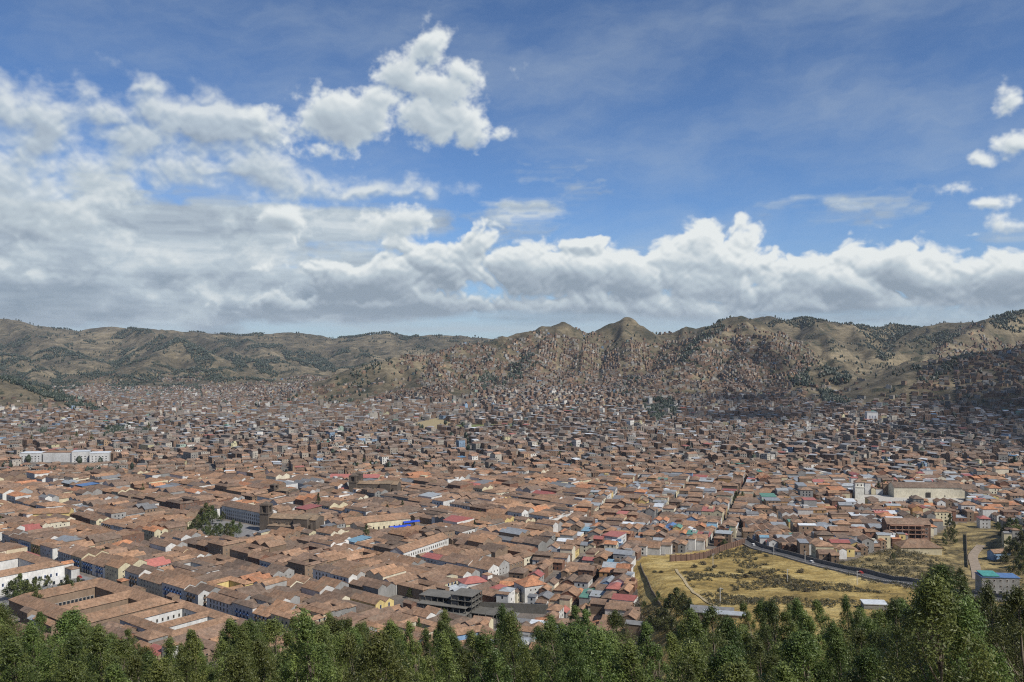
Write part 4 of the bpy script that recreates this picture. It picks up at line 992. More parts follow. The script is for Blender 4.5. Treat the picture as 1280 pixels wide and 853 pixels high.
# ---- the brick and concrete town beyond, and on the hills
def far_town():
    seeds = []
    for k in range(56): D = random.uniform(1000, 4300); seeds.append((random.uniform(-.66, .66) * D, D, R(random.choice([-38, -20, -5, 12, 25, 40]) + random.uniform(-8, 8)), random.uniform(0, 50), random.uniform(0, 50)))
    S = np.array(seeds); out = []
    for k, (sx, sy, a, ox, oy) in enumerate(seeds):
        g = 12.2 if sy < 1500 else (12.2 if sy < 2300 else 9.2)
        n = int(650 / g); i, j = np.meshgrid(np.arange(-n, n), np.arange(-n, n)); i = i.ravel(); j = j.ravel()
        keep = ((i % 8) != 0) & ((j % 5) != 0); i = i[keep]; j = j[keep]
        lx = i * g + rng.uniform(-1.2, 1.2, len(i)); ly = j * g + rng.uniform(-1.2, 1.2, len(i))
        x = sx + lx * math.cos(a) - ly * math.sin(a); y = sy + lx * math.sin(a) + ly * math.cos(a)
        ok = (y > 1095) & (y < 4600) & (np.abs(x) < .64 * y); x = x[ok]; y = y[ok]
        d2 = (x[:, None] - S[None, :, 0]) ** 2 + (y[:, None] - S[None, :, 1]) ** 2; ok = d2.argmin(1) == k; x = x[ok]; y = y[ok]
        out.append(np.stack([x, y, np.full(len(x), a), np.full(len(x), g)], -1))
    A = np.concatenate(out); x, y = A[:, 0], A[:, 1]; z = G(x, y)
    px = 640 + x / y * F; py = HZ + (CAMZ - z) / y * F
    e = 14.0; sl = np.hypot(G(x + e, y) - G(x - e, y), G(x, y + e) - G(x, y - e)) / (2 * e)
    az = x / y
    base = -45 * sstep(y, 1700, 4000) * sstep(-az, 0.08, 0.32) + 25 * sstep(y, 1500, 3000) * sstep(az, -0.2, 0.05)
    rel = z - base
    # how built-up each slope is
    dens = np.ones(len(x)) * 1.0
    nz = fbm(x / 130, y / 130, 201, 3); nz2 = fbm(x / 45, y / 45, 207, 3)
    hillf = np.clip(rel / 30, 0, 1)
    limit = np.interp(px, [-50, 60, 150, 380, 470, 520, 560, 620, 660, 720, 780, 830, 870, 915, 960, 1000, 1050, 1140, 1170, 1220, 1300], [508, 508, 490, 488, 486, 444, 442, 458, 430, 434, 440, 444, 436, 427, 434, 446, 490, 488, 450, 434, 430])
    hd = sstep(py - limit + (nz - .5) * 50, -20, 2)
    hd = hd * np.where(nz2 > .64, .35, 1.0)
    dens = np.where(hillf > .15, hd * .93, .95)
    # bare places on the hills
    for poly in ([(385, 503), (470, 470), (540, 445), (530, 470), (515, 485), (440, 505)], [(1010, 500), (1000, 470), (1040, 440), (1150, 440), (1150, 470), (1120, 500)], [(560, 500), (575, 470), (600, 500), (615, 520), (580, 520)],
                 [(800, 505), (835, 495), (850, 520), (810, 530)], [(-40, 430), (60, 485), (150, 520), (90, 515), (-40, 512)]):
        dens = np.where(inpoly(px, py, poly), dens * .12, dens)
    ok = (rng.random(len(x)) < dens) & ~blocked(x, y) & (sl < 1.3)
    # nothing where the ground faces away behind a crest matters little; keep those in the frame only
    ok &= (px > -30) & (px < 1310)
    x, y, z, A, rel, px, py = x[ok], y[ok], z[ok], A[ok], rel[ok], px[ok], py[ok]; n = len(x); print('far houses', n)
    g = A[:, 3]; w = g * rng.uniform(.74, 1.04, n); d = g * rng.uniform(.74, 1.02, n); print('on hills', (rel > 15).sum())
    hill = rel > 12; bg = rng.random(n) < .07; w = np.where(bg, w * 1.7, w)
    w = np.where(hill, w * 1.05, w); d = np.where(hill, d * .75, d)
    st = rng.choice([1, 2, 3, 4, 5], n, p=[.2, .34, .26, .15, .05]); st = np.where(hill, np.minimum(st, 2 + (rng.random(n) < .2)), st); st = np.where(y < 1250, np.minimum(st, 3), st)
    H = st * 2.8 + rng.uniform(-.3, .6, n)
    wc = np.zeros((n, 3)); pal = np.array([(.185, .122, .085), (.225, .155, .112), (.135, .095, .072), (.28, .245, .205), (.22, .21, .19), (.42, .39, .34), (.54, .53, .50), (.36, .25, .16), (.22, .31, .42), (.44, .41, .26), (.25, .32, .27)])
    wc = np.array([1.06, 1.04, 1.0]) * pal[rng.choice(len(pal), n, p=[.24, .22, .15, .13, .09, .07, .045, .035, .005, .01, .005])] * rng.uniform(.8, 1.2, (n, 1))
    wc = np.where((hill & (wc.mean(1) > .3))[:, None], wc * .6, wc)
    # along a level contour, lighter tile share nearer the old town
    tile = rng.random(n) < np.clip(.85 - (y - 1095) / 900, .14, .85) * np.where(px > 950, .75, 1.0)
    kind = np.where(tile, 0, np.where(rng.random(n) < .30, 1, 2))       # 0 tiled gable, 1 sheet roof, 2 flat roof
    gx_ = G(x + 20, y) - G(x - 20, y); gy_ = G(x, y + 20) - G(x, y - 20); ang = np.where(rel > 12, np.arctan2(gy_, gx_) + math.pi / 2, A[:, 2] + rng.choice([0, math.pi / 2], n)) + rng.normal(0, .11, n)
    zb = z - 3.5
    rp_ = np.array([(.23, .152, .102), (.26, .17, .112), (.31, .175, .105), (.195, .14, .102)]); sp_ = np.array([(.22, .225, .23), (.30, .31, .32), (.15, .13, .12), (.55, .57, .58), (.34, .12, .09), (.10, .22, .36), (.09, .24, .18)])
    fp_ = np.array([(.19, .17, .15), (.155, .135, .115), (.24, .22, .195), (.21, .135, .10)])
    for k in (0, 1, 2):
        m = kind == k; nn = m.sum(); B.box(x[m], y[m], zb[m], (z + H)[m], w[m], d[m], ang[m], wc[m], 0)
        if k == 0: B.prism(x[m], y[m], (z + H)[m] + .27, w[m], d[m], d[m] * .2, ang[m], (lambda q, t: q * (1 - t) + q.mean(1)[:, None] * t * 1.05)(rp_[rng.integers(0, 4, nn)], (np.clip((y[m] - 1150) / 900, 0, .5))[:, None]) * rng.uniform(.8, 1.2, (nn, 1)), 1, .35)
        if k == 1: B.slab(x[m], y[m], (z + H)[m] + .02, w[m] + .5, d[m] + .5, .2, rng.uniform(.1, 1.1, nn), ang[m], sp_[rng.choice(7, nn, p=[.32, .27, .22, .11, .05, .018, .012])] * rng.uniform(.8, 1.15, (nn, 1)), 2)
        if k == 2:
            B.box(x[m], y[m], (z + H)[m] - .05, (z + H)[m] + .02, w[m] - .5, d[m] - .5, ang[m], fp_[rng.integers(0, 4, nn)] * rng.uniform(.8, 1.2, (nn, 1)), 0)
            r = rng.random(nn) < .45; xx, yy, aa, ww, dd, zz = x[m][r], y[m][r], ang[m][r], w[m][r], d[m][r], (z + H)[m][r]
            ox, oy = rotxy(ww * .2, dd * -.2, aa); B.box(xx + ox, yy + oy, zz, zz + 2.5, ww * .4, dd * .45, aa, wc[m][r] * .95, 0)
    # windows of the nearer ones
    m = (y < 2100) & (st >= 2)
    for side in range(4):
        na = ang + [-math.pi / 2, 0, math.pi / 2, math.pi][side]; f = (np.cos(na) * x + np.sin(na) * y) / np.hypot(x, y); q = m & (f < -.15)
        dep = (d if side in (0, 2) else w) / 2; Ls = (w if side in (0, 2) else d)
        for r in range(4):
            for s in (-.3, 0, .3):
                u = q & (st > r) & (rng.random(n) < .75); nx, ny = np.cos(na), np.sin(na)
                B.box(x[u] + nx[u] * dep[u] - ny[u] * Ls[u] * s, y[u] + ny[u] * dep[u] + nx[u] * Ls[u] * s, z[u] + 2.8 * r + .9, z[u] + 2.8 * r + 2.2, 1.25, .14, na[u] + math.pi / 2, (.022, .024, .03), 3)
far_town()
ob = B.build('distant_houses', MATS); tag(ob, 'thousands of small brown and grey houses filling the valley and climbing the hills', 'houses', kind='stuff')
# ------------------------------------------------------------------ plants
def leaf_mat(name, c0, c1, trans=.35, rnd=.36):
    m = bpy.data.materials.new(name); m.use_nodes = True; nt = m.node_tree; nt.nodes.clear(); T = NT(nt)
    o = T.n('ShaderNodeOutputMaterial'); b = T.n('ShaderNodeBsdfPrincipled'); tr = T.n('ShaderNodeBsdfTranslucent'); mx = T.n('ShaderNodeMixShader'); mx.inputs[0].default_value = trans
    a = T.n('ShaderNodeAttribute'); a.attribute_name = 'Col'; s = T.n('ShaderNodeSeparateColor'); T.l(a.outputs[0], s.inputs[0])
    oi = T.n('ShaderNodeObjectInfo')
    c = T.mix(s.outputs[0], (*c0, 1), (*c1, 1)); 
    hs = T.n('ShaderNodeHueSaturation'); T.l(T.maprange(oi.outputs['Random'], 0, 1, .462, .515), hs.inputs['Hue']); T.l(T.maprange(T.math('FRACT', T.math('MULTIPLY', oi.outputs['Random'], 7.3)), 0, 1, 1 - rnd, 1 + rnd), hs.inputs['Value']); T.l(c, hs.inputs['Color'])
    T.l(hs.outputs[0], b.inputs['Base Color']); b.inputs['Roughness'].default_value = .5; b.inputs['Specular IOR Level'].default_value = .4
    T.l(hs.outputs[0], tr.inputs[0]); T.l(b.outputs[0], mx.inputs[1]); T.l(tr.outputs[0], mx.inputs[2]); T.l(mx.outputs[0], o.inputs[0]); return m
M_euc = leaf_mat('eucalyptus_leaves', (.045, .075, .02), (.185, .235, .062)); M_dark = leaf_mat('dark_leaves', (.035, .055, .016), (.13, .15, .042)); M_shrub = leaf_mat('shrub_leaves', (.065, .062, .032), (.16, .14, .072), .2)
M_bark = plain('pale_bark', (.17, .14, .105), .9, .3, 3)
def leaf_cloud(clumps, n_per, lsize, asp=.35, droop=.4, r=None, rel=False):
    """clumps: (x,y,z,rx,ry,rz) arrays -> small two-triangle leaves (as quads)"""
    r = r or rng; C = np.repeat(clumps, n_per, 0); n = len(C)
    dirs = r.normal(size=(n, 3)); dirs /= np.linalg.norm(dirs, axis=1)[:, None]
    rad = r.random(n) ** .45
    p = C[:, :3] + dirs * C[:, 3:6] * rad[:, None]
    nrm = dirs * .8 + r.normal(size=(n, 3)) * .55 + np.array([0, 0, .25]); nrm /= np.linalg.norm(nrm, axis=1)[:, None]
    t = np.cross(nrm, r.normal(size=(n, 3))); t[:, 2] -= droop; t -= nrm * (t * nrm).sum(1)[:, None]; t /= np.linalg.norm(t, axis=1)[:, None] + 1e-9
    b = np.cross(nrm, t); s = (lsize * (np.minimum(C[:, 3], 1.5) if rel else 1.0) * r.uniform(.6, 1.4, n))[:, None]
    V = np.stack([p - t * s, p + b * s * asp, p + t * s, p - b * s * asp], 1).reshape(-1, 3)
    Q = np.arange(n * 4).reshape(n, 4); cl = np.repeat(r.random(len(clumps)), n_per) * .6 + r.random(n) * .4
    return V, Q, np.stack([cl, cl, cl], -1)
def limb(pts, r0, r1, k=6):
    pts = np.array(pts, float); n = len(pts); th = np.linspace(0, 2 * np.pi, k, endpoint=False); V = []
    for i, p in enumerate(pts):
        rr = r0 + (r1 - r0) * i / (n - 1); V.append(np.column_stack([p[0] + rr * np.cos(th), p[1] + rr * np.sin(th), np.full(k, p[2])]))
    V = np.concatenate(V); Q = []
    for i in range(n - 1):
        for j in range(k): Q.append((i * k + j, i * k + (j + 1) % k, (i + 1) * k + (j + 1) % k, (i + 1) * k + j))
    return V, np.array(Q)
def tree_mesh(H, Rr, r, lean=(-.12, 0), base=.25, n_cl=95, n_per=75, ls=.2, shape=1.0, cl=(.55, 1.15), mat=None, wind=.25, spread=1.0):
    """crown and trunk meshes of one tree"""
    zz = base + (1 - base) * r.random(n_cl) ** .85; prof = np.sin(np.clip((zz - base) / (1 - base), 0.02, 1) ** .6 * np.pi) ** .6 * shape + .12
    prof = np.where(zz > .8, prof * (1 - (zz - .8) * 2.4), prof)
    th = r.uniform(0, 2 * np.pi, n_cl); rad = Rr * prof * np.sqrt(r.random(n_cl)) * spread
    ax = lean[0] * H * zz ** 1.5; ay = lean[1] * H * zz ** 1.5
    sz = r.uniform(cl[0], cl[1], n_cl) * (1.15 - zz * .5)
    cxs = ax + rad * np.cos(th) - wind * rad * .3; cys = ay + rad * np.sin(th)
    clumps = np.column_stack([cxs, cys, zz * H - rad * .15, sz * .9, sz * .9, sz * 1.15])
    top = np.array([[lean[0] * H, lean[1] * H, H * .985, .35, .35, .8], [lean[0] * H * .95, lean[1] * H, H * .95, .5, .5, .8]]); clumps = np.vstack([clumps, top])
    V, Q, c = leaf_cloud(clumps, n_per, ls, r=r)
    me = mesh_obj('crown', V, Q, mat, col=c); crown = me.data; bpy.data.objects.remove(me)
    pts = [(lean[0] * H * t ** 1.5, lean[1] * H * t ** 1.5, H * t) for t in np.linspace(-.05, .93, 8).clip(0)]; pts[0] = (0, 0, -1.5)
    Vt, Qt = limb(pts, .028 * H ** .9 * .5, .03); Vs = [Vt]; Qs = [Qt]; off = len(Vt)
    for i in r.choice(n_cl, min(n_cl, 16), replace=False):
        t = zz[i] * .82; s0 = np.array((lean[0] * H * t ** 1.5, lean[1] * H * t ** 1.5, H * t - .6)); e = clumps[i, :3]; m = (s0 + e) / 2 + (0, 0, -.2)
        v, q = limb([s0, m, e], .07, .02, 4); Vs.append(v); Qs.append(q + off); off += len(v)
    me = mesh_obj('trunk', np.concatenate(Vs), np.concatenate(Qs), M_bark, smooth=True); trunk = me.data; bpy.data.objects.remove(me)
    return crown, trunk
def plant(name, x, y, meshes, sc, rz, cat, group, z=None, sxy=1.0, label=None):
    e = empty(name, (x, y, g1(x, y) if z is None else z), rz); e.scale = (sc * sxy, sc * sxy, sc); tag(e, label, cat, group)
    for nm, me in zip(('crown', 'trunk'), meshes):
        o = bpy.data.objects.new(nm, me); COL.objects.link(o); o.parent = e
    return e
tr = np.random.default_rng(5)
EUC = [tree_mesh(22, 2.5, np.random.default_rng(s), lean=(-.13 - .025 * s, .02), base=.22, n_cl=135, n_per=120, ls=.105, mat=M_euc, cl=(.4, .95)) for s in range(5)] + [tree_mesh(20 + s, 3.1 - .3 * s, np.random.default_rng(80 + s), lean=(-.20 + .04 * s, .03), base=.18 + .06 * s, n_cl=150, n_per=115, ls=.11, mat=M_euc, cl=(.5, 1.35)) for s in range(4)]
EUCW = [tree_mesh(20, 3.9, np.random.default_rng(30 + s), lean=(-.06, .0), base=.3, n_cl=150, n_per=120, ls=.115, mat=M_euc, cl=(.7, 1.4)) for s in range(3)]
EUCD = [tree_mesh(21, 3.6, np.random.default_rng(40 + s), lean=(-.05, .0), base=.34, n_cl=90, n_per=115, ls=.115, mat=M_dark, cl=(.6, 1.3)) for s in range(3)]
ROUND = [tree_mesh(9, 3.4, np.random.default_rng(50 + s), lean=(0, 0), base=.28, n_cl=46, n_per=42, ls=.34, mat=M_dark, cl=(.9, 1.5), wind=0) for s in range(3)]
CON = [tree_mesh(15, 2.6, np.random.default_rng(60 + s), lean=(0, 0), base=.1, n_cl=60, n_per=40, ls=.32, mat=M_dark, cl=(.7, 1.2), wind=0, shape=.9) for s in range(2)]

# the grove in front
treetop = lambda px: np.interp(px, [-40, 10, 30, 60, 110, 160, 200, 250, 300, 350, 400, 440, 480, 520, 600, 640, 690, 720, 780, 830, 860, 900, 950, 1000, 1050, 1090, 1130, 1160, 1190, 1220, 1250, 1290, 1340],
                                [766, 760, 770, 785, 778, 800, 812, 808, 790, 775, 776, 768, 775, 785, 790, 782, 786, 775, 778, 800, 780, 765, 752, 742, 745, 748, 752, 738, 724, 728, 745, 735, 730])
items = []
SP = 6.75; gy = np.arange(76, 165, SP * .9); cnt = 0
for iy, yy in enumerate(gy):
    wx = .6 * yy + 6
    for xx in np.arange(-wx, wx, SP):
        x = xx + tr.normal(0, 1.7) + (iy % 2) * SP / 2; y = yy + tr.uniform(-2.4, 2.4); px = 640 + x / y * F
        if not -28 < px < 1308: continue
        z = g1(x, y); lim = treetop(px) + tr.choice([-14, 0, 8, 16, 26, 40], p=[.12, .22, .22, .2, .14, .1]) * (1 if y > 90 else .6)
        Hm = (CAMZ - (lim - HZ) / F * y) - z          # tree height that reaches the skyline of the grove here
        if Hm < 8: continue
        big = px > 1120
        H = min(Hm, tr.uniform(20, 26) + (6 if big else 0))
        if 880 < px < 1330 and tr.random() < .18: continue
        if 790 < px < 850 and y > 120: continue
        if Hm - H > 9: pass
        top_py = HZ + (CAMZ - z - H) / y * F
        if top_py > 842: continue
        kind = tr.random()
        if px > 1090: src, nm, kw, base = (EUCD, 'eucalyptus_tree', 'dark sparse eucalyptus', 21) if kind < .6 else (EUCW, 'eucalyptus_tree', 'broad green eucalyptus', 20)
        elif px > 850: src, nm, kw, base = (EUCD, 'eucalyptus_tree', 'dark sparse eucalyptus', 21) if kind < .3 else ((EUCW, 'eucalyptus_tree', 'broad green eucalyptus', 20) if kind < .6 else (EUC, 'eucalyptus_tree', 'slender leaning eucalyptus', 22))
        else: src, nm, kw, base = (EUC, 'eucalyptus_tree', 'slender leaning eucalyptus', 22) if kind < .78 else (EUCW, 'eucalyptus_tree', 'broad green eucalyptus', 20)
        v = src[int(tr.integers(len(src)))]
        sc = H / base; e = plant(nm, x, y, v, sc, tr.uniform(-.5, .5), 'tree', 'eucalyptus trees of the grove', z, tr.uniform(.85, 1.3) / max(sc, .55) ** .4)
        items.append((e, x, y, z + H, kw)); cnt += 1
print('grove', cnt)
# label the grove: rank from the left within each kind and height band of the picture
GM = [('below the shady square', 0, 150), ('below the white two-patio house', 150, 330), ('left of the concrete ruin', 330, 510), ('below the blue patio house', 510, 660), ('below the long street', 660, 790), ('below the farm shed', 790, 960), ('below the dry field', 960, 1110), ('below the ravine', 1110, 1200), ('below the teal-roofed house', 1200, 1400)]
gr = {}
NUM = ['leftmost', 'second', 'third', 'fourth', 'fifth', 'sixth', 'seventh', 'eighth', 'ninth', 'tenth', 'eleventh', 'twelfth', 'thirteenth', 'fourteenth', 'fifteenth', 'sixteenth', 'seventeenth', 'eighteenth', 'nineteenth', 'twentieth']
for e, x, y, zt, kw in items:
    px, py = PX(x, y, zt); sec = next((g for g in GM if px < g[2]), GM[-1])[0]; row = 'rear row' if y > 138 else ('second row back' if y > 118 else ('third row back' if y > 98 else 'front row')); gr.setdefault((kw, row, sec), []).append((px, e))
for (kw, row, sec), L in gr.items():
    L.sort(key=lambda q: q[0])
    for i, (_, e) in enumerate(L): e['label'] = f'{kw}, {row} {sec}' if len(L) == 1 else f'{kw}, {row} {sec}, {NUM[min(i, 19)]} from left'.replace('leftmost from left', 'leftmost')

# trees of the squares and the town
TT = []
def tt(px, py, kind, sc, dx=0): 
    x, y = W0(px, py); TT.append((x, y, kind, sc))
for px, py, sc in [(a_, b_, c_ * 1.45) for a_, b_, c_ in [(14, 752, 1.0), (26, 750, 1.25), (34, 757, 1.2), (44, 752, 1.1), (46, 766, 1.0), (36, 764, .9), (60, 756, .8), (66, 752, .7), (84, 745, 1.0), (90, 752, 1.0), (74, 752, .7), (98, 742, .8), (60, 734, .6), (52, 733, .5), (45, 733, .5), (20, 762, .9)]]: tt(px, py, 'r', sc)
for px, py, sc in [(a_, b_, c_ * 1.45) for a_, b_, c_ in [(258, 654, 1.4), (266, 656, 1.3), (243, 664, .8), (250, 668, .8), (262, 668, .7), (270, 666, .6), (284, 676, 1.1), (292, 674, 1.2), (288, 682, .9), (266, 678, .8), (237, 674, .6), (232, 668, .7), (247, 676, .6), (300, 664, .6), (228, 676, .6), (278, 652, .7), (255, 660, 1), (248, 660, .9), (275, 672, .9), (240, 670, .8), (258, 673, .8)]]: tt(px, py, 'r', sc)
for px, py, sc in [(398, 640, 1.25), (458, 681, 1.1), (503, 640, .8), (1187, 676, 1.5), (1192, 680, 1.2), (1181, 682, .9), (115, 556, 1.3), (96, 553, 1.2), (88, 556, .9), (135, 544, 1.4), (160, 540, 1.2), (186, 540, 1.2), (40, 556, 1.1), (1115, 618, .8)]: tt(px, py, 'c', sc)
for px, py, sc in [(340, 718, .8), (480, 716, .8), (508, 742, .9), (512, 748, .7), (600, 648, .8), (745, 762, 1.0), (752, 766, 1.1), (762, 764, .9), (738, 768, .9), (770, 768, .8), (805, 762, .5), (822, 754, .7), (838, 774, 1.3), (846, 770, 1.5), (854, 776, 1.4), (862, 778, 1.2), (822, 792, 1.3), (832, 796, 1.4), (842, 800, 1.1), (812, 790, .9), (455, 586, 1.5), (463, 588, 1.3), (470, 587, 1.2), (447, 588, 1.1), (525, 585, 1.4), (533, 590, 1.3), (538, 582, 1.1), (920, 627, 1.2), (928, 628, 1.2), (915, 629, 1.0), (1098, 617, 1.3), (1106, 612, 1.2), (1087, 676, .9), (1116, 700, .6), (640, 556, 1.1), (700, 572, 1), (980, 533, 1.5), (985, 530, 1.6), (1045, 640, .8), (868, 686, .7), (905, 684, .7), (1060, 688, .8), (986, 668, .5),
                   (1262, 668, 1.5), (1270, 674, 1.7), (1276, 690, 1.7), (1268, 700, 1.6), (1278, 710, 1.6), (1262, 690, 1.3), (1272, 724, 1.5), (1255, 706, 1.1), (1254, 676, 1.2), (1247, 664, .9)]: tt(px, py, 'r', sc)
for h in HOUSES:
    if h['type'] == 'ring' and h['y'] < 1000 and abs(h['x']) < .58 * h['y'] and not h.get('mid') and random.random() < .3: TT.append((h['x'], h['y'], 'r' if random.random() < .75 else 'c', random.uniform(.6, 1.0)))
items = []
for x, y, k, sc in TT:
    src = ROUND if k == 'r' else CON; e = plant('round_tree' if k == 'r' else 'conifer_tree', x, y, src[int(tr.integers(len(src)))], sc, tr.uniform(0, 6), 'tree', 'trees among the houses', None, tr.uniform(.9, 1.15))
    big = 'tall' if sc > 1.15 else ('small' if sc < .75 else 'mid-sized'); items.append((e, x, y, f"{big} dark {'round tree' if k == 'r' else 'conifer'}"))
MK2 = dict(MARKS); MK2['shady square'] = TS(-620, 280); MK2['second leafy square'] = W0(265, 668)
rank_labels(items, MK2, None)

# shrubs on the dry field and the bank: countless scrub as one mass, the larger bushes singly
def bush_mesh(r, n_cl=16, n_per=34, ls=.22, s=1.0):
    cl = np.column_stack([r.normal(0, .8, n_cl), r.normal(0, .8, n_cl), r.uniform(.3, 1.5, n_cl), *(r.uniform(.5, .9, n_cl) for _ in range(3))]); V, Q, c = leaf_cloud(cl * s, n_per, ls, asp=.5, droop=0, r=r); me = mesh_obj('bush', V, Q, M_shrub, col=c); d = me.data; bpy.data.objects.remove(me); return d
def scatter(poly, n, thr, seed, sc=14.):
    P_ = np.array(poly); x0, y0 = P_.min(0); x1, y1 = P_.max(0); x = rng.uniform(x0, x1, n); y = rng.uniform(y0, y1, n); ok = inpoly(x, y, poly) & (fbm(x / sc, y / sc, seed, 3) > thr) & (linedist(x, y, ROADLINE) > 7) & (linedist(x, y, TRACK) > 6); return x[ok], y[ok]
Vs, Qs, Cs = [], [], []; off = 0
mx_, my_ = scatter([W0(842, 704), W0(930, 684), W0(1150, 755), (300, 430), (100, 440), W0(900, 765)], 15000, .515, 301, 24.)
bx_, by_ = scatter(RAVINE[:4] + [W0(1185, 690), W0(1195, 730), W0(1160, 745)], 4200, .45, 302, 9.)
cx_, cy_ = scatter([W0(1255, 650), W0(1300, 650), W0(1300, 740), W0(1262, 730), W0(1250, 700)], 1200, .35, 303)
dx_, dy_ = scatter([W0(740, 775), W0(800, 745), W0(826, 765), W0(850, 790), W0(800, 800)], 700, .45, 304)
sx = np.concatenate([mx_, bx_, cx_, dx_]); sy = np.concatenate([my_, by_, cy_, dy_]); szz = G(sx, sy); s_ = np.concatenate([rng.gamma(2.5, .26, len(mx_)) + .25, rng.gamma(3, .42, len(bx_)) + .6, rng.gamma(3, .5, len(cx_)) + .5, rng.gamma(3, .35, len(dx_)) + .4])
cl = np.column_stack([sx, sy, szz + s_ * .45, s_ * 1.1, s_ * 1.1, s_ * .75]); print('scrub', len(cl))
V, Q, c = leaf_cloud(cl, 34, .26, asp=.5, droop=0, rel=True); o = mesh_obj('scrub', V, Q, M_shrub, col=c); tag(o, 'olive and grey scrub dotted over the dry field and the ravine banks', 'scrub', kind='stuff')
BM = [bush_mesh(np.random.default_rng(70 + s)) for s in range(3)]
items = []
for px, py, sc in [(868, 710, 1.5), (878, 706, 1.6), (886, 714, 1.7), (893, 710, 1.4), (903, 718, 1.3), (925, 716, 1.6), (932, 722, 1.5), (940, 718, 1.4), (955, 724, 1.5), (963, 716, 1.3), (972, 730, 1.7), (984, 722, 1.4), (990, 734, 1.5), (1000, 716, 1.6), (900, 740, 1.4), (862, 726, 1.2), (818, 716, 1.0), (826, 716, 1.0), (945, 700, 1.3), (950, 692, 1.3), (958, 696, 1.2), (920, 738, 1.2), (1008, 740, 1.5), (1030, 738, 1.4)]:
    x, y = W0(px, py); o = bpy.data.objects.new('bush', BM[int(tr.integers(3))]); COL.objects.link(o); o.location = (x, y, g1(x, y)); o.scale = (sc, sc, sc * .8); o.rotation_euler = (0, 0, tr.uniform(0, 6)); tag(o, None, 'bush', 'bushes on the dry field'); items.append((o, x, y, 'low grey-green bush' if sc < 1.45 else 'wide grey-green bush'))
MK3 = {'farm shed': MARKS['farm shed'], 'stepped brick wall': W0(890, 695), 'curving road': W0(1020, 705)}
rank_labels(items, MK3, None)

